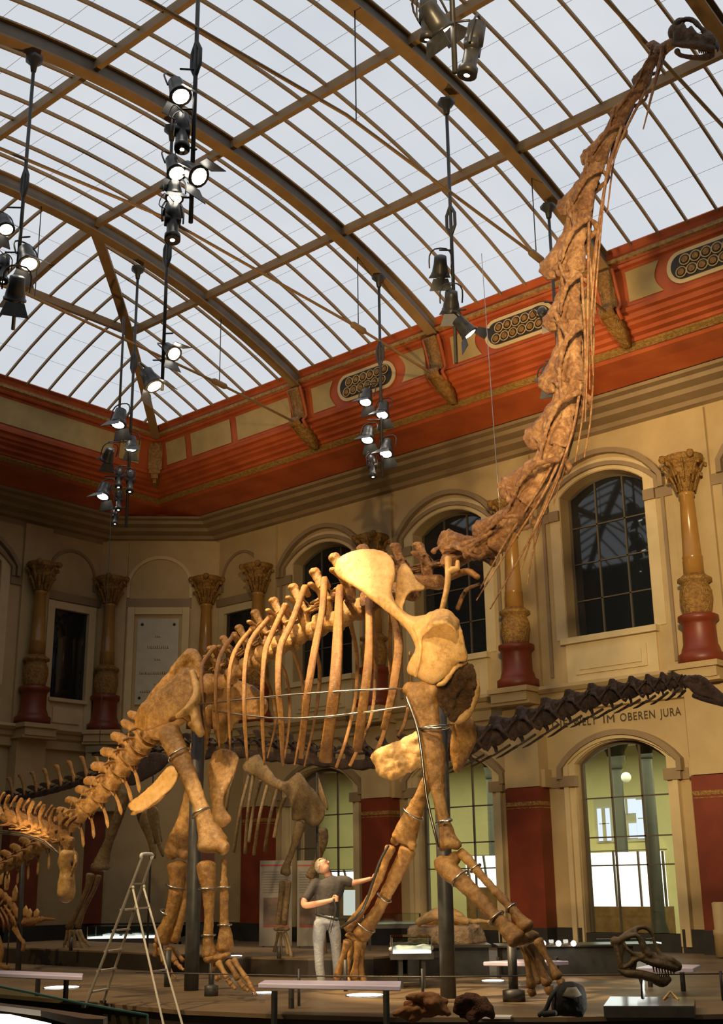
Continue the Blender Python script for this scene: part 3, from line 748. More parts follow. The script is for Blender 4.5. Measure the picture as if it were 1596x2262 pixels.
# ================================================================ skeletons
def frame_at(f, upv=(0, 0, 1)):
    f = V(f).normalized(); s = V(upv).cross(f).normalized(); u = f.cross(s); return f, s, u     # x fwd, y left, z up
def mat4(o, f, s, u, sx, sy, sz):
    return Matrix(((f.x*sx, s.x*sy, u.x*sz, o.x), (f.y*sx, s.y*sy, u.y*sz, o.y), (f.z*sx, s.z*sy, u.z*sz, o.z), (0, 0, 0, 1)))
def proto_low():
    return proto_cervical(.55)
def proto_cervical(lo=1.0):
    b = MB()
    b.tube([(0, 0, 0), (.12, 0, 0), (.45, 0, .01), (.85, 0, .0), (1.0, 0, .0), (1.06, 0, 0)], [(.15, .15), (.17, .17), (.085, .10), (.12, .12), (.13, .13), (.07, .07)], 12, cap=.2)
    crest = [(.02, 0, .10), (-.10, 0, .34), (-.10, 0, .50), (.04, 0, .66), (.18, 0, .66), (.32, 0, .55), (.48, 0, .44), (.70, 0, .33), (.95, 0, .27), (1.06, 0, .22), (1.0, 0, .10), (.5, 0, .06)]
    if lo < 1: crest = [(max(x, .02) if z > .2 else x, y, z if z < .25 else .25+(z-.25)*lo) for x, y, z in crest]
    b.pillow(crest, [(.1, 0, .3), (.5, 0, .24), (.85, 0, .17)], .17, (0, 1, 0), .35, 3)
    for s in (-1, 1):
        b.tube([(.12, s*.05, .48), (-.02, s*.15, .26), (-.10, s*.18, .20)], [.03, .035, .05], 6)                # post-zygapophysis
        b.tube([(.55, s*.06, .22), (.95, s*.14, .20), (1.14, s*.17, .24)], [.05, .045, .04], 6)             # pre-zygapophysis
        b.tube([(.10, s*.16, .20), (.45, s*.22, .12), (.62, s*.30, -.02), (.95, s*.15, .20)], [.025, .05, .045, .025], 6, sm=2)  # lateral lamina
        b.tube([(.60, s*.29, .0), (.72, s*.25, -.12), (.80, s*.17, -.20), (.88, s*.10, -.10)], [.05, .042, .05, .04], 7, sm=2)
        b.pillow([(.1, s*.14, .20), (.35, s*.22, .14), (.6, s*.29, .0), (.5, s*.16, .2), (.3, s*.08, .35)], [(.35, s*.16, .2)], .045, (.1, s*1, .6), .4, 2)
    return b
def proto_dorsal():
    b = MB()
    b.tube([(0, 0, 0), (.15, 0, 0), (.5, 0, .02), (.85, 0, 0), (1.0, 0, 0), (1.10, 0, 0)], [(.40, .40), (.42, .42), (.28, .30), (.38, .38), (.36, .36), (.18, .18)], 12, cap=.1)
    b.tube([(.45, 0, .2), (.45, 0, .75), (.38, 0, 1.0)], [(.30, .20), (.20, .16), (.16, .14)], 8)
    b.tube([(.40, 0, .9), (.22, 0, 1.35), (.05, 0, 1.75), (-.02, 0, 1.88)], [(.13, .20), (.09, .16), (.14, .20), (.20, .20)], 8, sm=2)
    b.ball((-.04, 0, 1.86), .21, 8, (.9, 1.15, .75))
    for s in (-1, 1):
        b.tube([(.42, s*.12, .80), (.40, s*.5, 1.05), (.40, s*.95, 1.20)], [(.14, .12), (.10, .08), (.16, .11)], 7, sm=2)
        b.tube([(.35, s*.10, 1.35), (.38, s*.45, 1.15), (.40, s*.8, 1.17)], [.06, .05, .05], 6)
        b.tube([(.45, s*.3, .35), (.42, s*.38, .7), (.4, s*.5, 1.02)], [.07, .05, .05], 6)
        b.tube([(.6, s*.1, .8), (1.0, s*.15, .85), (1.15, s*.15, .9)], [.09, .07, .06], 6)
        b.tube([(.3, s*.1, .85), (-.05, s*.14, .8), (-.15, s*.14, .75)], [.09, .07, .06], 6)
    return b
def proto_caudal():
    b = MB()
    b.tube([(0, 0, 0), (.10, 0, 0), (.45, 0, 0), (.8, 0, 0), (.92, 0, 0)], [(.44, .44), (.50, .50), (.38, .38), (.48, .48), (.40, .40)], 12, cap=.05)
    b.tube([(.5, 0, .3), (.40, 0, .75)], [(.22, .2), (.12, .2)], 7)
    b.pillow([(.30, 0, .5), (.02, 0, .9), (-.28, 0, 1.22), (-.34, 0, 1.42), (-.20, 0, 1.56), (.08, 0, 1.54), (.46, 0, 1.18), (.80, 0, .6)], [(.45, 0, .8), (-.02, 0, 1.35)], .30, (0, 1, 0), .5, 3)
    for s in (-1, 1):
        b.tube([(.45, s*.35, .15), (.38, s*.65, .18), (.25, s*.9, .10)], [(.16, .10), (.11, .08), (.10, .08)], 7)
        b.tube([(.65, s*.15, .55), (1.05, s*.18, .72)], [.09, .06], 6)
        b.tube([(.35, s*.10, .9), (.0, s*.12, .8)], [.08, .05], 6)
    return b
def proto_chevron():
    b = MB()
    for s in (-1, 1): b.tube([(0, s*.22, 0), (-.05, s*.12, -.35)], [.07, .07], 6)
    b.tube([(-.05, 0, -.32), (-.12, 0, -.75), (-.30, 0, -1.25), (-.42, 0, -1.45)], [(.05, .10), (.05, .12), (.05, .14), (.03, .05)], 7, sm=2); return b
PROTO = {}
def instance(name, key, mat, root, M4, build=None, rm=.04, disp=.0):
    k = (key, mat.name)
    if k not in PROTO:
        b = build(); o = obj(name, b, mat, None, remesh=rm, disp=disp); PROTO[k] = o.data; bpy.data.objects.remove(o)
    o = bpy.data.objects.new(name, PROTO[k]); COL.objects.link(o); o.parent = root; o.matrix_parent_inverse = Matrix.Translation(-root.location)
    o.matrix_basis = M4; return o
def limb(name, P, pts, mat, root, flat=.8, n=12, sm=4, ends=None, jit=0, rm=0, cap=.5):
    # pts: (px, py, off, width_px)
    W = [P(x, y, o) for x, y, o, w_ in pts]; R_ = [rpx(p, w_) for p, (x, y, o, w_) in zip(W, pts)]
    b = MB(); vd = (W[0]-CAM).normalized()
    # width lies across the view: 'side' axis = T x up ; use up = view direction
    b.tube(W, [(r, r*flat) for r in R_], n, upv=vd, sm=sm, cap=cap)
    for e in (ends or []):
        x, y, o, w_ = e[:4]; p = P(x, y, o); b.ball(p, rpx(p, w_), 10, e[4] if len(e) > 4 else (1, 1, 1))
    return obj(name, b, mat, root, remesh=rm, disp=.03 if rm else 0)
def rib(name, P, pts, mat, root, w0=.05, w1=.11, flat=.38, headto=None):
    W = [P(*p[:3]) for p in pts]; n = len(W)
    b = MB(); vd = (W[0]-CAM).normalized()
    rr = []
    for i, p in enumerate(pts):
        r = rpx(W[i], p[3]); rr.append((r, r*flat if i else r*.8))
    b.tube(W, rr, 8, upv=vd, sm=4, cap=.3)
    if headto is not None:
        b.tube([W[0], V(headto)], [.06, .05], 6)
    return obj(name, b, mat, root)
def plate(name, P, outl, med, th, mat, root, off=0, edge=.3, rings=5, nrm=None, rm=0, offs=None, disp=.02):
    o_ = [P(p[0], p[1], p[2] if len(p) > 2 else off) for p in outl]; m_ = [P(p[0], p[1], p[2] if len(p) > 2 else off) for p in med]
    o_ = catmull(o_+[o_[0]], 3)[:-1]
    b = MB(); b.pillow(o_, m_, th, nrm or (P(outl[0][0], outl[0][1], off)-CAM), edge, rings)
    return obj(name, b, mat, root, remesh=rm, disp=disp if rm else 0)
# ---------------------------------------------------------------- the giant: Brachiosaurus mount
BA = math.radians(8.5)
PB = plane(V((-12.3, 12.9, 0)), BA); aB = PB.a
bra = thing('sauropod_skeleton', (-12.3, 12.9, 0), 'giant golden brown long-necked dinosaur skeleton, its raised neck reaching the glass roof', 'dinosaur skeleton')
# neck
NJ = [(1452, 118), (1424, 185), (1372, 262), (1322, 362), (1289, 468), (1270, 600), (1268, 712), (1272, 845), (1236, 988), (1165, 1115), (1090, 1212), (985, 1245)]
NW = [P_ for P_ in [PB(x, y) for x, y in NJ]]
side0 = PB.n
sizes = [.62, .62, .66, .72, .80, .92, 1.0, 1.08, 1.18, 1.22, 1.25]
for i in range(len(NW)-1):
    a, b = NW[i+1], NW[i]                   # rear (body side) -> front (head side)
    L = (b-a).length; f = (b-a).normalized(); s = side0.copy(); s = (s-f*s.dot(f)).normalized(); u = f.cross(s)
    if u.dot(-aB) < 0 and u.z < 0: u = -u
    hgt = .92*sizes[i]
    H = max(L*.62, .45)*1.0
    instance('cervical_vertebra', 'cerv%d' % (i % 2), bone_neck, bra, mat4(a, f, s, u, L, hgt*1.05, {0: .62, 1: .62, 2: .72}.get(i, .95)*max(L, .55)), proto_cervical, .020, .055)
# atlas-axis
b = MB(); b.tube([PB(1452, 118), PB(1470, 104), PB(1490, 92)], [.10, .09, .08], 8); b.tube([PB(1460, 110), PB(1440, 95), PB(1426, 100)], [(.06, .05), (.05, .06), (.03, .04)], 7)
obj('atlas_vertebra', b, bone_neck, bra, remesh=.03, disp=.02)
# neck ribs, long thin rods hanging along the throat
nr = [((1462, 108), (1452, 150), (1430, 240)), ((1470, 112), (1445, 190), (1420, 285)), ((1425, 200), (1375, 300), (1345, 385)), ((1400, 230), (1360, 330), (1340, 470)),
      ((1372, 280), (1338, 400), (1322, 560), (1310, 720)), ((1360, 290), (1330, 440), (1305, 620), (1300, 700)), ((1345, 350), (1322, 500), (1305, 700), (1310, 830)), ((1318, 378), (1302, 520), (1300, 700), (1302, 860)),
      ((1300, 480), (1298, 640), (1296, 800), (1292, 930)), ((1296, 500), (1310, 700), (1306, 900), (1290, 1010)), ((1284, 610), (1292, 760), (1288, 900), (1270, 1020)),
      ((1286, 720), (1284, 860), (1262, 980), (1220, 1120)), ((1282, 850), (1262, 960), (1215, 1090), (1150, 1230)), ((1280, 870), (1245, 1010), (1190, 1140), (1150, 1260)),
      ((1242, 1000), (1200, 1090), (1130, 1200), (1052, 1326)), ((1250, 1010), (1215, 1100), (1170, 1190), (1082, 1345)), ((1228, 1010), (1190, 1080), (1120, 1190), (1060, 1300)), ((1210, 1090), (1195, 1150), (1175, 1225), (1164, 1290))]
for k, pp in enumerate(nr):
    off = -.16 if k % 2 == 0 else .14
    W = [PB(x, y, off+.02*(k % 3)) for x, y in pp]; n_ = len(W)
    b = MB(); b.tube(W, [.022-.012*i/(n_-1) for i in range(n_)], 6, sm=4); obj('cervical_rib', b, bone_neck, bra)
# double rib fork at the neck base
b = MB(); b.tube([PB(975, 1350, -.55), PB(988, 1290, -.5), PB(990, 1235, -.42)], [(.05, .035), (.055, .04), (.09, .05)], 8, sm=3); b.tube([PB(990, 1262, -.46), PB(1010, 1256, -.4), PB(1010, 1240, -.38)], [.07, .05, .03], 7)
obj('neck_base_rib', b, bone_light, bra)
b = MB(); b.tube([PB(1010, 1345, .3), PB(1028, 1305, .35), PB(1058, 1290, .4)], [.035, .03, .02], 6, sm=3); b.tube([PB(990, 1275, -.1), PB(1030, 1262, -.3), PB(1055, 1275, -.4)], [.06, .05, .04], 7, sm=3)
obj('neck_base_rib', b, bone_rib, bra)
# back
DC = [(912, 1288), (858, 1308), (800, 1332), (745, 1360), (694, 1383), (648, 1404), (607, 1428), (570, 1450), (535, 1474), (502, 1496), (470, 1514)]
DT = [(918, 1208), (868, 1205), (795, 1210), (733, 1230), (690, 1262), (643, 1296), (600, 1326), (560, 1353), (524, 1386), (490, 1410), (462, 1432)]
DW = [PB(x, y) for x, y in [(965, 1262)]+DC]
for i in range(len(DC)):
    a, b = DW[i+1], DW[i]; L = (b-a).length; f = (b-a).normalized(); s = (side0-f*side0.dot(f)).normalized(); u = f.cross(s)
    t = PB(*DT[i]); tv = (t-a)-s*(t-a).dot(s); H = tv.length/1.9; u = tv.normalized(); f = s.cross(u)
    M_ = mat4(a+f*L*.1, f, s, u, L, .40 if i < 8 else .34, max(H, .3))
    instance('dorsal_vertebra', 'dors', bone_neck if i < 3 else bone, bra, M_, proto_dorsal, .05, .05)
# sacrum
b = MB(); b.tube([PB(470, 1514), PB(430, 1545), PB(385, 1580), PB(345, 1612)], [.22, .2, .2, .2], 10)
obj('sacrum', b, bone, bra)
b = MB(); b.tube([PB(438, 1470), PB(425, 1446), PB(405, 1460), PB(380, 1492), PB(352, 1520), PB(325, 1548)], [(.06, .10), (.10, .12), (.09, .11), (.08, .10), (.07, .08), (.04, .05)], 8, sm=3, jit=.15)
b.tube([PB(425, 1448), PB(440, 1462), PB(447, 1480)], [.09, .07, .05], 7)
for x, y in ((418, 1452), (398, 1478), (375, 1502), (352, 1528)): b.tube([PB(x, y), PB(x+22, y+45)], [(.06, .12), (.07, .14)], 7)
obj('sacral_spines', b, bone, bra, remesh=.035, disp=.04)
# tail
TC = [(345, 1605), (327, 1628), (307, 1650), (284, 1676), (263, 1704), (241, 1734), (217, 1762), (193, 1784), (170, 1806), (148, 1827), (124, 1847), (102, 1862), (80, 1875), (58, 1889), (36, 1902), (14, 1914), (-8, 1924)]
for i in range(len(TC)-1):
    b_, a = PB(*TC[i]), PB(*TC[i+1]); L = (b_-a).length; f = (b_-a).normalized(); s = (side0-f*side0.dot(f)).normalized(); u = f.cross(s)
    k = 1-.032*i; r = .46*k
    instance('caudal_vertebra', 'caud', bone, bra, mat4(a, f, s, u, L*1.02, r, .44*k*(.9 if i < 5 else .78)), proto_caudal, .05, .06)
    if i >= 2: instance('chevron', 'chev', bone, bra, mat4(a-u*.14*k, f, s, u, .34*k, .3*k, .34*k), proto_chevron, .0 or .03)
# ribs, near side
near_ribs = [
 [(472, 1431, -.25, 9), (447, 1467, -.55, 9), (445, 1508, -.75, 8), (449, 1564, -.75, 7), (458, 1643, -.6, 5)],
 [(517, 1402, -.3, 10), (490, 1440, -.65, 10), (478, 1485, -.9, 9), (476, 1542, -.95, 8), (481, 1598, -.85, 7), (485, 1655, -.7, 4)],
 [(557, 1388, -.3, 10), (524, 1429, -.7, 10), (508, 1474, -1.0, 9), (505, 1542, -1.05, 9), (508, 1655, -.8, 4)],
 [(596, 1363, -.3, 12), (555, 1413, -.75, 11), (541, 1470, -1.05, 10), (539, 1553, -1.15, 9), (542, 1621, -1.0, 9), (546, 1680, -.85, 5)],
 [(629, 1338, -.3, 13), (600, 1400, -.8, 12), (585, 1443, -1.1, 12), (579, 1522, -1.25, 10), (580, 1610, -1.1, 9), (584, 1690, -.9, 5)],
 [(672, 1298, -.3, 14), (643, 1377, -.85, 14), (619, 1430, -1.15, 15), (614, 1509, -1.3, 14), (621, 1590, -1.2, 13), (624, 1685, -.95, 8)],
 [(716, 1280, -.3, 17), (711, 1350, -.8, 15), (694, 1440, -1.2, 17), (678, 1540, -1.35, 17), (664, 1675, -1.0, 12)],
 [(750, 1298, -.35, 18), (747, 1360, -.8, 20), (744, 1443, -1.2, 25), (738, 1530, -1.35, 27), (724, 1627, -1.2, 26), (718, 1682, -1.0, 30)],
 [(814, 1320, -.35, 16), (815, 1417, -1.0, 18), (810, 1496, -1.25, 22), (798, 1585, -1.2, 22), (788, 1660, -1.0, 20)],
 [(862, 1335, -.3, 12), (880, 1417, -.7, 20), (872, 1496, -.9, 20), (862, 1550, -.95, 18), (848, 1612, -.9, 17)]]
for k, r in enumerate(near_ribs):
    c = DW[min(11, 11-k)] if k < 11 else None
    hx = PB(r[0][0]+8, r[0][1]+16, -.1)
    rib('rib', PB, r, bone_rib, bra, headto=hx)
far_ribs = [
 [(560, 1470, .25, 7), (590, 1505, .8, 7), (606, 1562, 1.1, 7), (608, 1601, 1.1, 6), (590, 1675, .9, 3)],
 [(600, 1448, .25, 7), (627, 1480, .8, 7), (640, 1548, 1.15, 7), (635, 1627, 1.1, 6), (624, 1693, .9, 3)],
 [(640, 1425, .25, 8), (652, 1450, .7, 8), (668, 1510, 1.2, 7), (667, 1590, 1.15, 7), (650, 1690, .9, 4)],
 [(690, 1400, .25, 8), (700, 1443, .8, 8), (706, 1496, 1.2, 9), (695, 1588, 1.15, 7), (672, 1693, .9, 4)],
 [(770, 1345, .25, 9), (776, 1385, .7, 10), (788, 1450, 1.2, 9), (785, 1540, 1.25, 8), (765, 1630, 1.1, 8), (742, 1696, .9, 7)],
 [(822, 1350, .3, 10), (829, 1430, 1.1, 10), (828, 1520, 1.3, 9), (815, 1600, 1.1, 8), (772, 1692, .8, 8)],
 [(862, 1345, .3, 9), (861, 1440, 1.0, 9), (862, 1530, 1.2, 8), (850, 1610, 1.1, 10), (829, 1667, .9, 10)],
 [(905, 1440, .9, 6), (905, 1540, 1.1, 8), (892, 1600, 1.0, 8), (880, 1625, .8, 7)]]
for r in far_ribs: rib('rib', PB, r, bone_rib, bra)
# long steel rods through the rib cage
b = MB(); b.tube([PB(438, 1556, -.8), PB(640, 1535, -1.35), PB(843, 1522, -1.3), PB(890, 1522, -1.0)], .014, 6, sm=2); obj('support_rod', b, steel, bra)
b = MB(); b.tube([PB(472, 1570, -.8), PB(593, 1586, -1.25), PB(724, 1583, -1.35), PB(906, 1559, -1.0)], .014, 6, sm=2); obj('support_rod', b, steel, bra)
# shoulder girdle, right
so = -1.0
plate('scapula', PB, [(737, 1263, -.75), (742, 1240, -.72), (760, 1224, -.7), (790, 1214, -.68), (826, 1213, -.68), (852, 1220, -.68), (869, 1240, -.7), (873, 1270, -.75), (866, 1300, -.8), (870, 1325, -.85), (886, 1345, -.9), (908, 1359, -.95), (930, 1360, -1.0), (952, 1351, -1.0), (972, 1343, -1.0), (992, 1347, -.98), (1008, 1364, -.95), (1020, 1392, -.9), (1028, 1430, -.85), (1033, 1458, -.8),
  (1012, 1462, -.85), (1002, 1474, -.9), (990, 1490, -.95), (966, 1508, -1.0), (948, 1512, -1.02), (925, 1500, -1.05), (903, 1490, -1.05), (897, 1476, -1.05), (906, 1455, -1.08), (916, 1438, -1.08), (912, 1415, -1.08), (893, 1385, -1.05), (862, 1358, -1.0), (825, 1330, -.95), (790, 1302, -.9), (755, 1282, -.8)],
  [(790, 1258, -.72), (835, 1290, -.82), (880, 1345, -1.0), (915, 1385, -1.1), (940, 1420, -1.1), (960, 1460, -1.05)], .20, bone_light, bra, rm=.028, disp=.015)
b = MB()   # raised ridge and hollow rim of the shoulder blade
b.tube([PB(905, 1372, -1.1), PB(922, 1395, -1.16), PB(930, 1430, -1.17), PB(924, 1470, -1.13), PB(918, 1495, -1.1)], [(.03, .03), (.05, .04), (.04, .03), (.04, .03), (.03, .03)], 9, sm=4)
b.tube([PB(925, 1380, -1.15), PB(960, 1362, -1.18), PB(990, 1360, -1.12), PB(1010, 1385, -1.0)], [(.06, .08), (.06, .09), (.05, .07), (.03, .04)], 8, sm=4)
b.pillow([PB(928, 1374, -1.05), PB(960, 1358, -1.05), PB(990, 1352, -1.0), PB(1016, 1372, -.95), PB(1010, 1394, -1.25), PB(985, 1374, -1.40), PB(955, 1378, -1.40), PB(936, 1398, -1.30), PB(922, 1420, -1.18), PB(914, 1398, -1.1)], [PB(930, 1392, -1.15), PB(955, 1370, -1.2), PB(992, 1366, -1.15)], .10, (0, -.2, 1), .5, 3)
obj('scapular_ridge', b, bone_light, bra, remesh=.03, disp=.02)
plate('coracoid', PB, [(962, 1512, -.98), (978, 1505, -.95), (990, 1485, -.9), (1008, 1468, -.85), (1033, 1462, -.7), (1046, 1478, -.6), (1053, 1503, -.5), (1050, 1535, -.45), (1038, 1565, -.45), (1018, 1590, -.5), (1000, 1596, -.6), (985, 1585, -.75), (972, 1560, -.9), (965, 1535, -.97)],
  [(1000, 1520, -.75), (1010, 1550, -.6)], .16, bone_deep, bra, rm=.026, disp=.10)
b = MB(); b.tube([PB(966, 1514, -1.02), PB(980, 1508, -1.0), PB(992, 1492, -.95), PB(1006, 1474, -.9), PB(1030, 1464, -.75)], [.035, .045, .045, .04, .03], 7, sm=3); b.tube([PB(1048, 1500, -.5), PB(1052, 1525, -.45), PB(1040, 1562, -.45), PB(1020, 1585, -.5), PB(996, 1596, -.6)], [.04, .06, .06, .08, .05], 8, sm=3)
obj('coracoid_rim', b, bone_light, bra, remesh=.03, disp=.03)
# left shoulder blade, moved to the near side so that it shows
plate('left_scapula', PB, [(873, 1300, -.5), (876, 1268, -.45), (886, 1246, -.42), (896, 1244, -.42), (908, 1258, -.42), (922, 1282, -.42), (940, 1296, -.42), (934, 1306, -.45), (908, 1308, -.5), (896, 1322, -.55), (890, 1352, -.6), (905, 1380, -.65), (890, 1390, -.65), (872, 1350, -.6)], [(890, 1275, -.45), (883, 1320, -.5), (890, 1360, -.6)], .14, bone_light, bra, rm=.03)
plate('coracoid', PB, [(1002, 1592, .6), (1028, 1572, .6), (1046, 1592, .6), (1052, 1630, .65), (1040, 1665, .7), (1010, 1710, .8), (998, 1690, .8), (994, 1640, .7)], [(1022, 1620, .65), (1015, 1660, .7)], .22, bone, bra, rm=.03, disp=.05)
# breast plate, brightly lit
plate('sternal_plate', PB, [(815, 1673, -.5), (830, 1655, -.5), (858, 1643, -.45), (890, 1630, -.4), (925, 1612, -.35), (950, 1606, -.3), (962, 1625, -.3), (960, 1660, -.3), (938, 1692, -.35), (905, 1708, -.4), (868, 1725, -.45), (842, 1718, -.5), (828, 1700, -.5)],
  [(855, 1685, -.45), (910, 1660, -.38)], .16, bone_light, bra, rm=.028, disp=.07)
# right fore limb
limb('humerus', PB, [(930, 1516, -1.0, 70), (934, 1550, -1.0, 70), (945, 1600, -1.0, 54), (958, 1660, -1.02, 52), (962, 1710, -1.02, 42), (972, 1780, -1.02, 30), (984, 1830, -1.02, 34), (993, 1868, -1.02, 48)], bone, bra, flat=.62, n=14,
  ends=[(905, 1522, -.98, 36), (955, 1528, -.98, 34), (975, 1868, -1.0, 26), (1008, 1866, -1.0, 26)], rm=.03)
b = MB(); b.tube([PB(898, 1540, -1.2), PB(925, 1625, -1.25), PB(942, 1760, -1.2), PB(968, 1872, -1.15)], .018, 6, sm=3); b.bar(PB(918, 1610, -1.2), PB(975, 1608, -1.25), .03); b.bar(PB(972, 1817, -1.2), PB(996, 1812, -1.2), .025)
obj('steel_brace', b, steel, bra)
limb('ulna', PB, [(968, 1900, -1.0, 34), (988, 1920, -1.05, 46), (1028, 1956, -1.1, 38), (1072, 2002, -1.15, 34), (1112, 2044, -1.2, 36), (1142, 2076, -1.22, 52)], bone, bra, flat=.7, ends=[(972, 1908, -.95, 30), (1005, 1895, -.95, 30)], rm=.028)
limb('radius', PB, [(1016, 1882, -.95, 26), (1034, 1900, -1.0, 24), (1064, 1936, -1.05, 21), (1102, 1978, -1.1, 21), (1136, 2016, -1.12, 25), (1164, 2050, -1.15, 38)], bone, bra, flat=.75, rm=.028)
b = MB()
for x, y, o, r_ in ((1148, 2078, -1.1, 16), (1162, 2072, -1.0, 18), (1176, 2066, -.95, 16)): p = PB(x, y, o); b.ball(p, rpx(p, 2*r_), 9, (1.1, .9, .7))
obj('carpal', b, bone, bra, remesh=.03, disp=.03)
def toe(x0, y0, x1, y1, o, w0, w1, nm='metacarpal', mt=bone): return limb(nm, PB, [(x0, y0, o, w0), ((x0*.7+x1*.3), (y0*.7+y1*.3), o, w0*.62), ((x0*.35+x1*.65), (y0*.35+y1*.65), o, w0*.55), (x1, y1, o, w1)], mt, bra, flat=.85, n=10, cap=.5)
toe(1160, 2092, 1173, 2178, -.75, 26, 24); toe(1174, 2090, 1208, 2172, -1.0, 26, 26); toe(1188, 2078, 1232, 2158, -1.25, 24, 24); toe(1166, 2095, 1190, 2170, -.5, 22, 20); toe(1180, 2085, 1215, 2165, -.6, 22, 20)
for x, y, o, w_ in ((1175, 2192, -.75, 20), (1213, 2188, -1.0, 22), (1240, 2172, -1.25, 20)):
    limb('phalanx', PB, [(x-3, y-6, o, w_), (x+2, y+6, o, w_*.8)], bone, bra, n=8, sm=2)
# left fore limb (pushed back)
lo = 1.0
limb('humerus', PB, [(975, 1640, lo, 40), (955, 1690, lo, 30), (936, 1745, lo, 30), (916, 1790, lo, 40), (900, 1830, lo, 52), (890, 1856, lo, 58)], bone, bra, flat=.6, ends=[(872, 1858, lo, 22), (910, 1868, lo, 22)], rm=.03)
limb('ulna', PB, [(900, 1878, lo, 40), (885, 1910, lo, 36), (858, 1965, lo, 30), (832, 2015, lo, 28), (808, 2050, lo, 40), (795, 2068, lo, 42)], bone, bra, flat=.7, rm=.028)
limb('radius', PB, [(862, 1872, lo-.15, 28), (852, 1900, lo-.15, 20), (836, 1945, lo-.15, 18), (808, 1995, lo-.15, 18), (780, 2035, lo-.1, 24), (765, 2052, lo-.1, 26)], bone, bra, flat=.75, rm=.028)
b = MB(); b.tube([PB(857, 1868, lo-.3), PB(836, 1910, lo-.35), (PB(800, 2010, lo-.35)), PB(752, 2050, lo-.3)], .022, 6, sm=3); obj('steel_brace', b, blacksteel, bra)
b = MB()
for x, y in ((772, 2066), (786, 2076), (800, 2074)): p = PB(x, y, lo); b.ball(p, rpx(p, 24), 9, (1.1, 1, .6))
obj('carpal', b, bone, bra, remesh=.03)
toe(768, 2080, 744, 2156, lo-.2, 22, 16); toe(778, 2078, 764, 2160, lo+.1, 22, 18, ); toe(792, 2080, 782, 2160, lo, 24, 24); toe(800, 2080, 797, 2160, lo+.2, 20, 20)
for x, y in ((743, 2164), (770, 2168), (785, 2168), (803, 2165)): limb('phalanx', PB, [(x-3, y-4, lo, 14), (x+4, y+2, lo, 12)], bone, bra, n=8, sm=2)
# pelvis
plate('ilium', PB, [(299, 1610, -.7), (297, 1590, -.72), (303, 1568, -.75), (318, 1548, -.78), (348, 1524, -.78), (378, 1498, -.75), (404, 1477, -.7), (424, 1476, -.65), (436, 1490, -.6), (440, 1520, -.62), (438, 1548, -.68), (444, 1580, -.72), (448, 1608, -.72), (436, 1622, -.75), (420, 1612, -.78), (408, 1590, -.8), (388, 1592, -.8), (362, 1602, -.8), (335, 1612, -.78), (315, 1616, -.75)],
  [(330, 1585, -.78), (380, 1545, -.78), (415, 1530, -.72)], .17, bone, bra, rm=.03, disp=.04)
b = MB(); b.tube([PB(424, 1482, -.68), PB(436, 1530, -.78), PB(420, 1562, -.85), PB(390, 1585, -.88)], [.05, .08, .08, .04], 8, sm=4); b.tube([PB(428, 1562, -.8), PB(436, 1600, -.82), PB(444, 1622, -.8)], [.09, .08, .07], 8, sm=3)
obj('ilium_ridge', b, bone_light, bra, remesh=.03, disp=.03)
plate('ilium', PB, [(470, 1502, .7), (500, 1498, .75), (530, 1502, .8), (560, 1514, .8), (582, 1534, .8), (594, 1556, .8), (582, 1584, .8), (555, 1590, .8), (528, 1592, .8), (515, 1606, .8), (500, 1640, .8), (480, 1640, .8), (468, 1590, .75)], [(490, 1560, .78), (550, 1550, .8)], .15, bone, bra, rm=.03)
plate('pubis', PB, [(470, 1662, -.15), (492, 1652, -.15), (520, 1662, -.15), (528, 1680, -.2), (512, 1725, -.3), (496, 1760, -.35), (497, 1785, -.35), (512, 1806, -.35), (508, 1818, -.35), (480, 1830, -.35), (468, 1812, -.4), (466, 1780, -.4), (462, 1740, -.35), (458, 1700, -.25)], [(490, 1700, -.25), (482, 1760, -.38), (490, 1808, -.36)], .20, bone, bra, rm=.03, disp=.03)
plate('ischium', PB, [(385, 1690, -.25), (398, 1700, -.25), (386, 1735, -.25), (350, 1768, -.2), (315, 1792, -.15), (290, 1790, -.15), (283, 1776, -.15), (315, 1750, -.2), (345, 1722, -.25), (368, 1695, -.25)], [(385, 1710, -.25), (345, 1750, -.2), (300, 1782, -.15)], .14, bone_light, bra, rm=.028)
plate('ischium', PB, [(380, 1715, .25), (388, 1730, .25), (350, 1775, .25), (300, 1800, .3), (288, 1796, .3), (330, 1760, .25)], [(370, 1735, .25), (310, 1790, .3)], .12, bone, bra, rm=.03)
# hind limbs
limb('femur', PB, [(372, 1612, -.85, 52), (382, 1640, -.9, 50), (402, 1680, -.95, 44), (425, 1735, -.95, 37), (444, 1785, -.95, 37), (456, 1822, -.95, 46), (468, 1856, -.95, 66), (470, 1874, -.95, 70)], bone, bra, flat=.6, n=14, ends=[(448, 1868, -.95, 30), (492, 1872, -.95, 34), (352, 1622, -.8, 24)], rm=.03)
limb('tibia', PB, [(455, 1910, -.95, 46), (457, 1935, -.95, 42), (461, 1975, -.95, 30), (461, 2025, -.95, 23), (460, 2075, -.95, 26), (463, 2112, -.95, 36)], bone, bra, flat=.8, rm=.028)
limb('fibula', PB, [(495, 1898, -.85, 18), (494, 1930, -.85, 16), (495, 1965, -.85, 22), (495, 2030, -.85, 22), (497, 2065, -.85, 34), (497, 2098, -.85, 44)], bone, bra, flat=.6, rm=.028)
b = MB()
for x, y, w_ in ((463, 2118, 34), (483, 2116, 34), (500, 2110, 26)): p = PB(x, y, -.95); b.ball(p, rpx(p, w_), 9, (1, 1, .6))
obj('astragalus', b, bone, bra, remesh=.03, disp=.02)
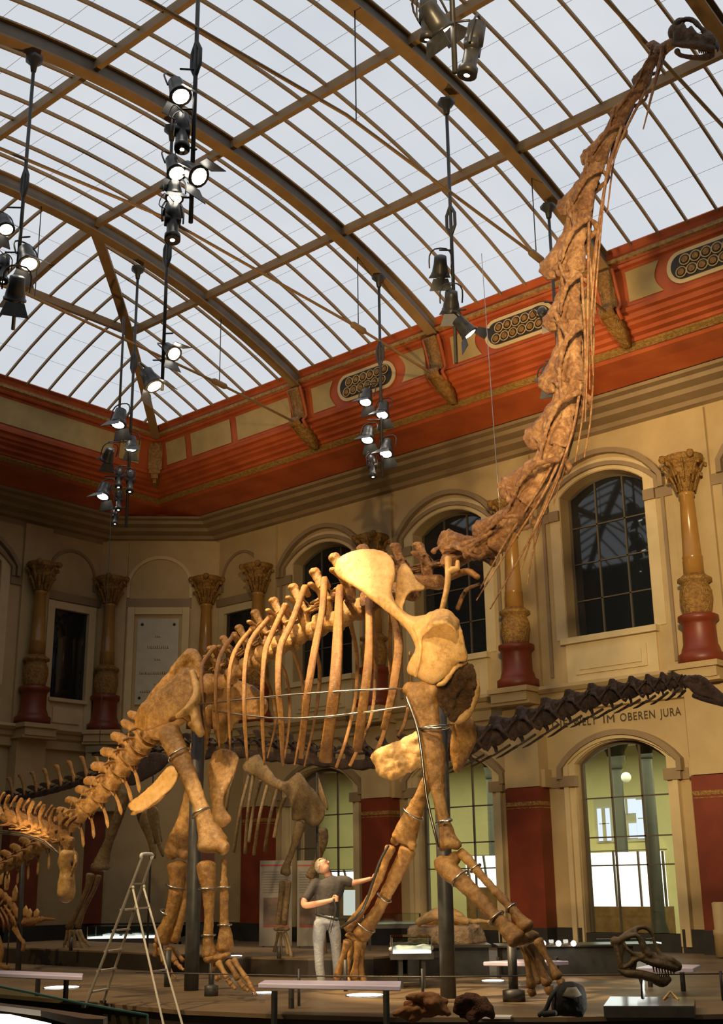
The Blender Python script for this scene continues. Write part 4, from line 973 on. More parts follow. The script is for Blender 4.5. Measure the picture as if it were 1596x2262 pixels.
def toes(L, P=PB, mt=bone, root=None):
    for seg in L:
        for (x0, y0, w0), (x1, y1, w1), o in seg:
            limb('metatarsal' if w0 > 14.5 else 'toe_bone', P, [(x0, y0, o, w0), ((x0+x1)/2, (y0+y1)/2, o, (w0+w1)*.36), (x1, y1, o, w1)], mt, root or bra, flat=.8, n=8, sm=3)
toes([[((482, 2126, 17), (500, 2158, 14), -1.05), ((503, 2164, 14), (510, 2174, 12), -1.05), ((513, 2178, 12), (520, 2184, 8), -1.05)],
      [((504, 2124, 17), (525, 2162, 15), -1.2), ((529, 2168, 14), (537, 2180, 13), -1.2), ((540, 2183, 12), (548, 2188, 8), -1.2)],
      [((516, 2120, 16), (541, 2158, 13), -1.3), ((544, 2160, 14), (552, 2176, 13), -1.35), ((553, 2178, 13), (566, 2197, 6), -1.4)],
      [((476, 2128, 14), (466, 2150, 9), -.8), ((478, 2162, 14), (486, 2158, 12), -1.0)]])
limb('femur', PB, [(455, 1560, .85, 44), (440, 1640, .9, 40), (425, 1740, .92, 34), (408, 1820, .95, 42), (396, 1860, .95, 56), (392, 1885, .95, 60)], bone, bra, flat=.6, ends=[(378, 1888, .95, 26), (408, 1888, .95, 26)], rm=.03)
limb('tibia', PB, [(392, 1912, .95, 50), (392, 1945, .95, 38), (386, 1985, .95, 32), (374, 2030, .95, 30), (362, 2062, .95, 38), (358, 2080, .95, 40)], bone, bra, flat=.8, rm=.03)
limb('fibula', PB, [(410, 1915, 1.05, 18), (408, 1985, 1.05, 16), (396, 2040, 1.05, 18), (384, 2078, 1.05, 22)], bone, bra, flat=.7)
toes([[((352, 2092, 16), (362, 2122, 14), .95), ((364, 2127, 13), (372, 2138, 10), .95), ((374, 2142, 11), (388, 2160, 5), .9)],
      [((370, 2095, 17), (386, 2122, 14), 1.0), ((388, 2126, 13), (398, 2136, 11), 1.0), ((399, 2138, 10), (405, 2142, 7), 1.0)],
      [((380, 2092, 15), (404, 2122, 10), 1.2)], [((345, 2085, 14), (342, 2112, 11), .9)]])
# skull: arched nasal bar, snout, jaws
b = MB()
def K(x, y, o=0): return PB(x, y, o)
b.ball(K(1492, 72), .13, 10, (.9, 1, 1))
b.tube([K(1486, 62), K(1496, 50), K(1508, 46)], [.05, .06, .05], 7, sm=3)
for o in (-.10, .10):
    b.tube([K(1490, 52, o), K(1512, 43, o*.5), K(1532, 46, o*.4), K(1548, 62, o*.6), K(1572, 82, o*.8)], [.035, .035, .04, .035, .04], 7, sm=4)   # nasal arch
    b.tube([K(1486, 96, o*1.7), K(1512, 100, o*1.8), K(1545, 102, o*1.6), K(1574, 110, o)], [.04, .045, .05, .05], 7, sm=3)                       # jugal bar
    b.tube([K(1488, 60, o*1.6), K(1492, 82, o*1.8), K(1490, 98, o*1.7)], [.04, .035, .04], 6, sm=2)
    b.tube([K(1506, 52, o*1.6), K(1516, 76, o*1.7), K(1522, 98, o*1.7)], [.03, .035, .035], 6, sm=2)
    b.tube([K(1524, 60, o*1.4), K(1540, 82, o*1.5), K(1556, 98, o*1.4)], [.03, .035, .04], 6, sm=2)
    b.tube([K(1500, 66, o*1.7), K(1530, 76, o*1.5), K(1566, 88, o)], [.03, .035, .05], 6, sm=2)
for o in (-.16, .16):
    b.pillow([K(1486, 60, o), K(1500, 54, o), K(1520, 66, o), K(1548, 80, o*.8), K(1560, 98, o*.8), K(1540, 104, o), K(1500, 100, o), K(1487, 92, o)], [K(1500, 78, o), K(1540, 92, o*.9)], .05, PB.n, .5, 3)
b.pillow([K(1556, 80), K(1574, 82), K(1585, 92), K(1584, 104), K(1576, 114), K(1552, 106)], [K(1568, 96)], .26, PB.n, .7, 3)
o_ = obj('skull', b, bone_deep, bra, remesh=.018, disp=.03)
b = MB()
for o in (-.1, .1):
    b.tube([K(1494, 112, o*1.7), K(1502, 122, o*1.7), K(1530, 127, o*1.4), K(1556, 127, o), K(1572, 120, o*.4)], [.05, .035, .04, .05, .06], 7, sm=4)
obj('lower_jaw', b, bone_deep, bra, remesh=.022, disp=.01)
b = MB()
for i in range(9):
    for o, q in ((-.12, 0), (.12, 0)):
        x = 1542+i*4.6; y = 107+i*.5; b.tube([K(x, y, o*(1-i*.08)), K(x+2, y+10, o*(1-i*.08))], [.018, .010], 5)
obj('teeth', b, bone_light, bra)
def ring(x, y, off, wpx, dx, dy):
    c = PB(x, y, off); ax = (PB(x+dx, y+dy, off)-c).normalized(); vd = (c-CAM).normalized(); e1 = ax.cross(vd).normalized(); e2 = e1.cross(ax); r = rpx(c, wpx)*1.08
    b = MB(); b.tube([c+(e1*math.cos(a)*r+e2*math.sin(a)*r*.85) for a in [2*PI*k/20 for k in range(21)]], .015, 6, cap=0); obj('steel_clamp', b, steel, bra)
for q in ((1016, 1940, -1.08, 42, 8, 9), (1096, 2028, -1.17, 37, 8, 9), (1050, 1918, -1.0, 24, 6, 8), (1128, 2006, -1.1, 25, 7, 8), (960, 1608, -1.02, 60, 1, 9), (980, 1815, -1.02, 33, 2, 9), (912, 1797, 1.0, 46, -5, 9), (848, 1983, 1.0, 31, -5, 9), (808, 2046, 1.0, 40, -5, 9),
          (458, 1963, -.95, 35, 0, 9), (460, 2066, -.95, 27, 0, 9), (494, 1960, -.85, 24, 0, 9), (496, 2043, -.85, 27, 0, 9), (444, 1796, -.95, 40, 4, 9), (388, 1958, .95, 38, -2, 9), (370, 2016, .95, 33, -3, 9), (396, 1668, -.93, 48, 5, 9)): ring(*q)
# mount: two thick posts and small foot supports
def post(nm, x, y, off, ytop, r, root, base=0, mt=blacksteel):
    p = PB(x, y, off); q = p.copy(); p.z = 0
    t = PB(x, ytop, off); q.z = t.z; b = MB(); b.lathe(p, [(r, 0), (r, q.z)], 14)
    o = obj(nm, b, mt, root)
    if base:
        b = MB(); b.lathe(p, [(base, 0), (base, .15), (base*.5, .17)], 16); obj('post_base', b, mt, o)
    return o
gp = ZP(990, 2205, 0); b = MB(); b.lathe(gp, [(.105, 0), (.105, 1.0), (.10, 4.9)], 16); obj('support_post', b, blacksteel, bra)
gp = ZP(422, 2188, 0); b = MB(); b.lathe(gp, [(.105, 0), (.105, 1.0), (.10, 4.3)], 16); obj('support_post', b, blacksteel, bra)
for x, y, r_, yt in ((466, 2200, .04, 2125), (1135, 2212, .06, 2085), (369, 2180, .05, 2098), (763, 2190, .03, 2120)):
    gp = ZP(x, y, 0); D = (gp-CAM).dot(FWH); t = DP(x, yt, D); b = MB(); b.lathe(gp, [(r_, .0), (r_, t.z)], 12); o = obj('foot_support', b, blacksteel, bra)
    if yt in (2125, 2085): b = MB(); b.lathe(gp, [(r_*2.4, -.0), (r_*2.4, .13), (r_, .15)], 16); obj('support_base', b, blacksteel, o)
# ---------------------------------------------------------------- Diplodocus behind
PD = plane(V((-15, 15.75, 0)), 0.0)
dip = thing('sauropod_skeleton', (-17, 15.75, 0), 'dark long-necked dinosaur skeleton standing behind the giant one, neck stretched low to the right', 'dinosaur skeleton')
BJ = [(1510, 1506), (1488, 1512), (1462, 1517), (1430, 1524), (1392, 1531), (1350, 1540), (1305, 1552), (1255, 1568), (1205, 1588), (1150, 1610), (1092, 1632), (1035, 1650), (985, 1664)]
for i in range(len(BJ)-1):
    b_, a = PD(*BJ[i]), PD(*BJ[i+1]); L = (b_-a).length; f = (b_-a).normalized(); s = V((0, 1, 0)); u = f.cross(s)
    instance('cervical_vertebra', 'cervd', bone_dark, dip, mat4(a, f, s, u, L*1.02, .34+.035*i, .40+.040*i), proto_low, .028, .06)
    b = MB()
    for o in (-.1, .1): b = MB(); b.tube([a+f*L*.7+V((0, o, -.10-.012*i)), a+f*L*.1+V((0, o, -.16-.012*i)), a-f*L*.12+V((0, o, -.17-.012*i))], [.022, .018, .008], 5); obj('cervical_rib', b, bone_dark, dip)
DD = [(985, 1664), (940, 1676), (890, 1684), (840, 1688), (795, 1690), (752, 1688), (712, 1684), (672, 1680), (632, 1676), (595, 1672), (560, 1668), (525, 1664), (490, 1664), (450, 1668), (410, 1672), (370, 1676), (330, 1682), (298, 1690)]
for i in range(len(DD)-1):
    b_, a = PD(*DD[i]), PD(*DD[i+1]); L = (b_-a).length; f = (b_-a).normalized(); s = V((0, 1, 0)); u = f.cross(s)
    instance('dorsal_vertebra', 'dorsd', bone_dark, dip, mat4(a, f, s, u, L, .26, .235), proto_dorsal, .06, .05)
DTl = [(298, 1690), (268, 1698), (236, 1708), (206, 1718), (178, 1728), (150, 1737), (122, 1745), (95, 1752), (68, 1758), (42, 1764), (16, 1769), (-12, 1774)]
for i in range(len(DTl)-1):
    b_, a = PD(*DTl[i]), PD(*DTl[i+1]); L = (b_-a).length; f = (b_-a).normalized(); s = V((0, 1, 0)); u = f.cross(s)
    instance('caudal_vertebra', 'caudd', bone_dark, dip, mat4(a, f, s, u, L*1.0, .15, .15), proto_caudal, .06, .05)
    c = (a+b_)*.5; b = MB()
    tip = c+V((-.20, 0, .46)); b.tube([c+V((.02, 0, .05)), c+V((-.10, 0, .28)), tip, tip+V((-.08, 0, .03))], [(.05, .06), (.03, .04), (.045, .05), (.045, .04)], 6, sm=3)
    obj('tail_spine', b, bone_orange, dip)
def limbd(nm, pts, ends=None, mt=bone_mid, rm=.03): return limb(nm, PD, pts, mt, dip, flat=.65, n=12, ends=ends, rm=rm)
plate('scapula', PD, [(534, 1692, -.6), (548, 1675, -.6), (572, 1665, -.6), (582, 1680, -.6), (598, 1700, -.6), (612, 1718, -.62), (632, 1725, -.65), (648, 1712, -.65), (662, 1704, -.65), (678, 1726, -.65), (700, 1752, -.6), (715, 1778, -.55), (718, 1800, -.5), (705, 1822, -.5), (688, 1828, -.55), (668, 1812, -.6), (645, 1812, -.62), (642, 1780, -.65), (628, 1752, -.65), (600, 1738, -.62), (572, 1722, -.6), (550, 1708, -.6), (538, 1704, -.6)],
  [(565, 1695, -.6), (620, 1740, -.65), (660, 1765, -.65), (690, 1795, -.55)], .16, bone_mid, dip, rm=.03, disp=.02)
limbd('humerus', [(665, 1818, -.6, 26), (658, 1840, -.6, 24), (645, 1880, -.6, 17), (633, 1910, -.6, 20), (630, 1930, -.6, 28)])
limbd('radius', [(625, 1948, -.6, 16), (620, 1985, -.6, 12), (614, 2040, -.6, 13)], rm=0); limbd('ulna', [(636, 1948, -.6, 16), (633, 1990, -.58, 13), (627, 2042, -.58, 13)], rm=0)
for x0, x1, y1 in ((614, 606, 2102), (620, 620, 2108), (626, 636, 2108), (630, 644, 2114)): limbd('metacarpal', [(x0, 2060, -.6, 8), ((x0+x1)/2, 2082, -.6, 6), (x1, y1, -.6, 9)], rm=0)
b = MB()
for x in (613, 622, 630): p = PD(x, 2052, -.6); b.ball(p, .07, 8, (1.2, 1, .6))
obj('carpal', b, bone_mid, dip)
limbd('humerus', [(712, 1832, .5, 26), (712, 1860, .5, 26), (704, 1890, .5, 18), (692, 1920, .5, 20), (685, 1938, .5, 26)]); limbd('ulna', [(690, 1945, .5, 18), (702, 1990, .5, 14), (712, 2050, .5, 14)], rm=0); limbd('metacarpal', [(712, 2055, .5, 14), (715, 2115, .5, 16)], rm=0)
plate('coracoid', PD, [(702, 1712, .3), (712, 1740, .3), (724, 1778, .3), (722, 1790, .3), (710, 1770, .3), (700, 1740, .3)], [(712, 1755, .3)], .1, bone_mid, dip)
for x0, y0, x1, y1, o in ((550, 1712, 516, 1882, -.7), (560, 1710, 541, 1885, -.8), (590, 1735, 560, 1888, -.9), (612, 1745, 584, 1880, -.9), (520, 1700, 499, 1790, -.6), (630, 1760, 605, 1850, .6), (575, 1725, 549, 1860, .7)):
    limbd('rib', [(x0, y0, o*.7, 8), ((x0*.55+x1*.45)-4, (y0*.55+y1*.45), o, 7), (x1, y1, o*.8, 8)], rm=0)
limbd('femur', [(278, 1748, -.5, 30), (268, 1780, -.5, 26), (252, 1830, -.5, 22), (236, 1870, -.5, 24), (225, 1905, -.5, 38), (224, 1918, -.5, 42)], ends=[(210, 1914, -.5, 20)])
limbd('tibia', [(200, 1932, -.5, 20), (192, 1965, -.5, 13), (172, 2010, -.5, 12), (152, 2050, -.5, 18)], rm=0); limbd('fibula', [(218, 1935, -.45, 14), (208, 1965, -.45, 9), (184, 2012, -.45, 10), (172, 2048, -.45, 14)], rm=0)
limbd('femur', [(330, 1745, .4, 26), (340, 1800, .4, 20), (347, 1860, .4, 24)], rm=0)
for x0, x1, y1 in ((150, 142, 2088), (156, 152, 2092), (163, 166, 2094), (170, 182, 2090), (176, 192, 2082)):
    limbd('metatarsal', [(x0, 2055, -.5, 9), ((x0+x1)/2, 2074, -.5, 7), (x1, y1, -.5, 8)], rm=0); limbd('toe_bone', [(x1, y1+1, -.5, 8), (x1+7, y1+8, -.5, 4)], rm=0)
plate('pubis', PD, [(330, 1775, 0), (350, 1790, 0), (352, 1840, 0), (362, 1885, 0), (356, 1890, 0), (340, 1850, 0), (322, 1810, 0)], [(340, 1800, 0), (352, 1870, 0)], .12, bone_mid, dip)
plate('ischium', PD, [(300, 1795, 0), (320, 1790, 0), (335, 1830, 0), (345, 1890, 0), (336, 1892, 0), (322, 1850, 0), (305, 1815, 0)], [(318, 1810, 0), (338, 1875, 0)], .12, bone_mid, dip)
plate('ilium', PD, [(262, 1700, -.4), (290, 1672, -.4), (340, 1660, -.4), (375, 1672, -.4), (360, 1700, -.4), (325, 1722, -.4), (290, 1738, -.4), (268, 1728, -.4)], [(300, 1705, -.4), (345, 1685, -.4)], .14, bone_dark, dip, rm=.035)
b = MB()   # skull: long low snout
for o in (-.08, .08):
    b.tube([PD(1512, 1502, o), PD(1535, 1496, o), PD(1552, 1500, o), PD(1575, 1520, o*.8), PD(1598, 1542, o*.6)], [.04, .04, .04, .035, .05], 7, sm=3)
    b.tube([PD(1522, 1512, o*1.3), PD(1535, 1530, o*1.3), PD(1565, 1538, o), PD(1598, 1550, o*.6)], [.035, .03, .035, .05], 7, sm=3)
    b.tube([PD(1548, 1500, o*1.2), PD(1545, 1530, o*1.3)], [.03, .03], 6)
b.ball(PD(1522, 1506), .10, 8); b.pillow([PD(1512, 1500), PD(1535, 1497), PD(1556, 1508), PD(1580, 1528), PD(1600, 1545), PD(1596, 1556), PD(1565, 1542), PD(1535, 1532), PD(1520, 1518)], [PD(1530, 1512), PD(1585, 1542)], .16, (0, 1, 0), .6, 3); obj('skull', b, bone_dark, dip, remesh=.022, disp=.02)
b = MB()
for o in (-.08, .08): b.tube([PD(1532, 1536, o*1.3), PD(1555, 1545, o), PD(1596, 1555, o*.5)], [.04, .035, .04], 7, sm=3)
obj('lower_jaw', b, bone_dark, dip)
for x, y, yt in ((616, 2118, 2090), (156, 2100, 2070)):
    p = ZP(x, y, .3); D = (p-CAM).dot(FWH); t = DP(x, yt, D); b = MB(); b.lathe(p, [(.035, 0), (.035, t.z-.3)], 8); obj('foot_support', b, blacksteel, dip)
b = MB(); p = PD(700, 1700, 0); b.lathe(V((p.x, p.y, .3)), [(.022, 0), (.022, p.z-.35)], 10); obj('support_post', b, blacksteel, dip)
b = MB(); p = PD(340, 1690, 0); b.lathe(V((p.x, p.y, .3)), [(.022, 0), (.022, p.z-.35)], 10); obj('support_post', b, blacksteel, dip)
# ---------------------------------------------------------------- Dicraeosaurus: neck and bowed head entering at left
PC = plane(V((-16.5, 10.3, 0)), 0.0)
dic = thing('sauropod_skeleton', (-17.2, 10.3, 0), 'orange brown skeleton of a shorter-necked dinosaur with bowed head at left edge', 'dinosaur skeleton')
CJ = [(146, 1862), (133, 1845), (115, 1838), (92, 1830), (68, 1822), (43, 1815), (16, 1808), (-12, 1800)]
for i in range(len(CJ)-1):
    b_, a = PC(*CJ[i]), PC(*CJ[i+1]); L = (b_-a).length; f = (b_-a).normalized(); s = V((0, 1, 0)); u = f.cross(s)
    b = MB(); b.tube([a, a.lerp(b_, .5), b_], [.085, .055, .085], 9, sm=2)
    for o in (-.05, .05):
        b.tube([a.lerp(b_, .5)+V((0, o*.4, 0)), a+u*.17+V((-.02, o, 0)), a+u*.34+f*.06+V((0, o*1.3, 0))], [(.06, .05), (.03, .045), (.025, .04)], 7, sm=3)
        b.tube([a.lerp(b_, .5), b_+u*.07+V((0, o*1.6, 0))], [.05, .03], 6); b.tube([a.lerp(b_, .6)-u*.02, a.lerp(b_, .3)-u*.09+V((0, o*2, 0)), a-f*.1-u*.12+V((0, o*2, 0))], [.035, .025, .012], 6)
    obj('cervical_vertebra', b, bone_orange, dic, remesh=.02, disp=.02)
b = MB(); b.tube([PC(146, 1862), PC(140, 1835), PC(131, 1795)], [(.07, .08), (.06, .07), (.03, .04)], 8, sm=3); b.tube([PC(146, 1862), PC(156, 1856), PC(150, 1880)], [.09, .07, .07], 8, sm=2)
obj('axis_vertebra', b, bone_orange, dic, remesh=.02, disp=.02)
b = MB(); b.tube([PC(0, 1835), PC(55, 1842), PC(95, 1856), PC(128, 1884)], .016, 6, sm=4); b.tube([PC(0, 1840), PC(55, 1847), PC(98, 1862), PC(132, 1888)], .016, 6, sm=4); obj('support_rod', b, steel, dic)
b = MB()
b.tube([PC(152, 1884), PC(150, 1900), PC(148, 1925), PC(147, 1950), PC(146, 1975), PC(143, 1986)], [(.13, .09), (.13, .10), (.10, .10), (.12, .12), (.125, .12), (.09, .08)], 12, upv=(PC(150, 1900)-CAM).normalized(), sm=3)
for x0, x1 in ((134, 131), (166, 168)): b.tube([PC(x0, 1890, -.05), PC(x1, 1905, -.06), PC((x0+148)/2, 1935, -.05)], [.03, .03, .03], 6, sm=2)
obj('skull', b, bone_light, dic, remesh=.02, disp=.012)
b = MB()
for x in (139, 159): b.ball(PC(x, 1906, -.075), .032, 7, (.7, .5, 1.5))
obj('eye_socket', b, blackplinth, dic)
b = MB(); p = ZP(40, 2143, 0); D = (p-CAM).dot(FWH); t = DP(50, 1900, D); b.tube([p, V((t.x, t.y, t.z))], [.055, .04], 10); obj('support_post', b, blacksteel, dic)
# ---------------------------------------------------------------- Kentrosaurus fragment at far left
pk = ZP(14, 2141, 0); PK = plane(pk, 0.0)
ken = thing('stegosaur_skeleton', (pk.x, pk.y, 0), 'small orange plated dinosaur skeleton at lower left edge, pointed snout to the right', 'dinosaur skeleton')
b = MB(); b.tube([PK(52, 2038), PK(75, 2034), PK(100, 2030), PK(122, 2031)], [(.06, .06), (.05, .05), (.035, .035), (.02, .02)], 8, sm=3); b.tube([PK(50, 2044), PK(80, 2040), PK(95, 2034)], [.025, .02, .015], 6, sm=2)
for k in range(7): b.ball(PK(56+6*k, 2030-k*.5), .035, 6)
obj('skull', b, bone_orange, ken, remesh=.015, disp=.01)
for i, (x, y) in enumerate([(46, 2030), (38, 2018), (30, 2004), (22, 1992), (12, 1982), (2, 1974)]):
    b = MB(); p = PK(x, y); b.tube([p+V((-.06, 0, .05)), p+V((.06, 0, -.05))], [.06, .06], 8); b.tube([p, p+V((-.04, .10, -.12))], [.03, .02], 6); b.tube([p, p+V((-.02, -.10, -.14))], [.03, .02], 6); obj('neck_vertebra', b, bone_orange, ken)
for x, y, h in ((55, 2020, .16), (64, 2024, .14), (80, 2022, .12), (32, 1986, .26), (14, 1962, .34), (0, 1950, .3)):
    b = MB(); p = PK(x, y); b.pillow([p+V((-.06, 0, -.05)), p+V((-.08, 0, h*.5)), p+V((.02, 0, h)), p+V((.09, 0, h*.55)), p+V((.07, 0, -.03))], [p+V((0, 0, .08))], .05, (0, 1, 0), .4, 3); obj('back_plate', b, bone_light, ken)
for x0, y0, x1, y1 in ((10, 2000, 30, 2050), (2, 2005, 20, 2055), (18, 2010, 36, 2058), (-4, 2010, 8, 2058)):
    limb('rib', PK, [(x0, y0, -.1, 5), ((x0+x1)/2+5, (y0+y1)/2, -.25, 5), (x1, y1, -.15, 4)], bone_orange, ken, n=6)
limb('fore_limb', PK, [(32, 2050, -.2, 14), (44, 2072, -.2, 9), (52, 2082, -.2, 9), (50, 2100, -.2, 9)], bone_orange, ken); limb('fore_limb', PK, [(-6, 2070, -.3, 14), (4, 2100, -.3, 11), (0, 2130, -.3, 9), (18, 2138, -.3, 10)], bone_orange, ken)
b = MB(); p = PK(22, 2030); b.lathe(V((p.x, p.y, 0)), [(.015, 0), (.015, p.z)], 6); obj('support_post', b, blacksteel, ken)
# ================================================================ lighting rigs
lampcase = M('lamp_housing_black', (.03, .028, .026), (.05, .047, .042), 9, .38)
LAMPN = [0]
def flood_proto():
    g = thing('spotlight', (0, 0, 0), 'x', 'spotlight')
    b = MB(); b.lathe((0, 0, 0), [(.07, .27), (.11, .25), (.12, .12), (.14, .02), (.15, -.05), (.165, -.06), (.165, -.09), (.15, -.09)], 14); obj('housing', b, lampcase, g)
    b = MB(); b.lathe((0, 0, 0), [(.125, -.075), (.13, -.088), (.06, -.105)], 14); obj('lens', b, lampwhite, g)
    b = MB(); b.tube([(-.19, 0, .05), (-.19, 0, .28), (-.1, 0, .40), (.1, 0, .40), (.19, 0, .28), (.19, 0, .05)], .014, 5, sm=2); obj('yoke', b, lampcase, g)
    for s in (-1, 1):
        b = MB(); b.hexa([V((-.13, s*.15, -.09)), V((.13, s*.15, -.09)), V((.13, s*.16, -.09)), V((-.13, s*.16, -.09)), V((-.20, s*.26, -.27)), V((.20, s*.26, -.27)), V((.20, s*.27, -.27)), V((-.20, s*.27, -.27))]); obj('barn_door', b, lampcase, g, smooth=False)
    return g
def profile_proto():
    g = thing('spotlight', (0, 0, 0), 'x', 'spotlight')
    b = MB(); b.lathe((0, 0, 0), [(.05, .36), (.09, .34), (.10, .12), (.075, .09), (.075, -.14), (.10, -.16), (.10, -.24), (.09, -.24)], 14); b.box((0, 0, .08), (.20, .13, .10)); obj('housing', b, lampcase, g)
    b = MB(); b.lathe((0, 0, 0), [(.08, -.22), (.082, -.235), (.03, -.24)], 14); obj('lens', b, lampwhite, g)
    b = MB(); b.tube([(-.13, 0, .05), (-.13, 0, .30), (-.05, 0, .42), (.05, 0, .42), (.13, 0, .30), (.13, 0, .05)], .012, 5, sm=2); obj('yoke', b, lampcase, g)
    b = MB(); b.tube([(0, .1, .3), (.12, .14, .38), (.18, .1, .22), (.10, .12, .15)], .008, 5, sm=3); obj('cable', b, lampcase, g); return g
FLOOD, PROF = flood_proto(), profile_proto()
used_ = {'f': False, 'p': False}
def lamp(kind, p, aim, lab, grp, sc_=1.0, lit=True):
    src = FLOOD if kind == 'f' else PROF
    if used_[kind] is False: o = src; used_[kind] = True
    else:
        o = src.copy(); COL.objects.link(o)
        for ch in kids(src):
            if not ch.name.startswith('clamp_arm'):
                c_ = ch.copy(); COL.objects.link(c_); c_.parent = o
    d = (V(aim)-V(p)).normalized()
    o.rotation_euler = (-d).to_track_quat('Z', 'Y').to_euler(); o.location = p; o.scale = (sc_,)*3
    tag(o, lab, 'spotlight', grp)
    return o
def pole(name_pos, X, mount, coup, bottom, lab, top_off=0):
    p = XP(*mount, X); ztop = min(p.z, zg(p.y)-.30) if top_off == 0 else zg(p.y)-.36
    zb = XP(*bottom, X); D = (p-CAM).dot(FWH)
    ztop = p.z if top_off == 0 else zg(p.y)-.36
    zbot = DP(bottom[0], bottom[1], D).z
    g = thing('lamp_pole', (p.x, p.y, ztop), lab, 'lamp pole', 'hanging lamp poles under the roof')
    b = MB(); b.lathe((p.x, p.y, 0), [(.032, zbot), (.032, ztop)], 8); obj('pole', b, blacksteel, g)
    b = MB(); b.lathe((p.x, p.y, 0), [(.05, ztop-.28), (.07, ztop-.15), (.16, ztop-.06), (.17, ztop)], 6); obj('mount', b, blacksteel, g)
    if coup:
        zc = DP(coup[0], coup[1], D).z; b = MB()
        b.tube([(p.x-.0, p.y, zc+.3), (p.x-.09, p.y, zc+.12), (p.x-.09, p.y, zc-.12), (p.x, p.y, zc-.3)], .03, 6); b.tube([(p.x-.0, p.y, zc+.3), (p.x+.09, p.y, zc+.12), (p.x+.09, p.y, zc-.12), (p.x, p.y, zc-.3)], .03, 6); obj('coupling', b, blacksteel, g)
    return p, D
def arm(p, q, par=None):
    pass
def lamps(p, D, lst, grp):
    for (k, x, y, aim, lab, s) in lst:
        c = DP(x, y, D-.05); o = lamp(k, c, c+V(aim), lab, grp, s)
        # clamp arm to the pole, part of the lamp
        b = MB(); h = c+V((0, 0, .40*s)); b.tube([h, V((p.x, p.y, h.z+.02))], .016, 5); a = obj('clamp_arm', b, lampcase, None); a.parent = o
        rotm = o.rotation_euler.to_matrix().to_4x4(); a.matrix_parent_inverse = (Matrix.Translation(c) @ rotm @ Matrix.Scale(s, 4)).inverted()
TO = (.18, -.12, -1); TL = (.12, -.38, -1); TR = (.42, -.02, -.9)
g1 = 'spotlights on the pole at the left edge'
p, D = pole('', AX[1], (76, 128), (44, 405), (8, 728), 'lamp pole at the far left edge hung from the second arch')
lamps(p, D, [('f', 12, 500, TR, 'lit spotlight at left edge, topmost of the far left cluster', .9), ('f', 62, 575, TR, 'spotlight with wide lit reflector right of the far left pole', 1.1), ('p', 8, 600, TO, 'lit narrow spotlight cut by the left edge', .9), ('f', 34, 650, (-.6, .3, -.9), 'dark spotlight, lowest of the far left cluster', 1.15)], g1)
g2 = 'spotlights on the crowded upper left pole'
p, D = pole('', AX[2], (437, 2), (429, 130), (410, 492), 'long lamp pole at upper left carrying the most lamps', 1)
lamps(p, D, [('f', 396, 205, TR, 'dark spotlight with black barn doors, topmost on the crowded upper left pole', 1.0), ('p', 402, 300, TO, 'lit narrow spotlight under the black barn doors, crowded upper left pole', 1.1), ('f', 388, 375, TR, 'brightly lit spotlight left of the pole, middle of the upper left cluster', .9), ('f', 432, 385, (.75, .1, -.7), 'brightly lit spotlight right of the pole, middle of the upper left cluster', 1.0), ('f', 385, 430, TO, 'overexposed spotlight in the lower upper-left cluster', .8), ('p', 381, 498, TO, 'lit narrow spotlight, lowest of the upper left cluster', 1.1)], g2)
g3 = 'spotlights on the corner poles'
p, D = pole('', AX[0], (305, 592), (282, 800), (254, 1165), 'long lamp pole in front of the far corner')
lamps(p, D, [('f', 290, 985, TO, 'round lit spotlight under the glaring one near the far corner', .9), ('f', 238, 1010, (-.8, .3, -.7), 'dark spotlight left of the corner pole', .9), ('p', 262, 1060, TO, 'lit spotlight at the middle of the corner cluster', .8), ('f', 229, 1090, TL, 'spotlight with wide lit reflector at lower left of the corner cluster', 1.0), ('p', 287, 1068, TO, 'narrow spotlight right of the corner pole', .9), ('p', 262, 1110, TO, 'small lit spotlight near the foot of the corner pole', .8), ('p', 254, 1145, TO, 'lowest small lit spotlight of the corner pole', .6)], g3)
q = DP(272, 735, D-.3); g = thing('lamp_pole', q, 'short lamp pole beside the corner pole with one glaring lamp', 'lamp pole', 'hanging lamp poles under the roof')
zb = DP(262, 912, D-.3).z; b = MB(); b.lathe((q.x, q.y, 0), [(.028, zb), (.028, q.z+.4)], 8); obj('pole', b, blacksteel, g)
c = DP(262, 930, D-.3); lamp('f', c, c+V((.1, -.25, -1)), 'glaring wide spotlight in front of the far corner', g3, 1.15)
g4 = 'spotlights on the pole left of the hipped corner beam'
p, D = pole('', AX[1], (380, 283), (370, 560), (350, 862), 'lamp pole behind the crowded cluster reaching down to two glaring lamps')
lamps(p, D, [('f', 380, 778, (.7, -.05, -.6), 'glaring spotlight turned right, above the corner', .95), ('f', 336, 845, (.45, .2, -.85), 'spotlight with slanted glaring reflector, lower of the pair above the corner', 1.1)], g4)
g5 = 'dark spotlights on the pole at centre right'
p, D = pole('', AX[2], (985, 224), (993, 487), (1008, 802), 'lamp pole with unlit black lamps left of the long neck')
lamps(p, D, [('f', 972, 597, (-.5, .6, -.6), 'unlit black spotlight, topmost of three left of the neck', 1.0), ('f', 996, 675, (-.5, .6, -.7), 'unlit black spotlight, middle of three left of the neck', 1.0), ('f', 1030, 730, (.4, .5, -.8), 'black spotlight with one bright glint, lowest of three left of the neck', 1.0)], g5)
g6 = 'lit spotlights of the central cluster'
p, D = pole('', AX[1], (836, 610), (835, 780), (822, 1055), 'lamp pole carrying the lit central cluster')
lamps(p, D, [('f', 808, 882, TL, 'lit wide spotlight, top left of the central cluster', 1.0), ('f', 845, 910, TL, 'lit wide spotlight, top right of the central cluster', 1.0), ('f', 812, 965, TL, 'lit wide spotlight, lower left of the central cluster', 1.0), ('f', 853, 995, TL, 'lit wide spotlight, lower right of the central cluster', 1.05), ('p', 822, 1035, TO, 'small narrow spotlight at the foot of the central cluster', .9)], g6)
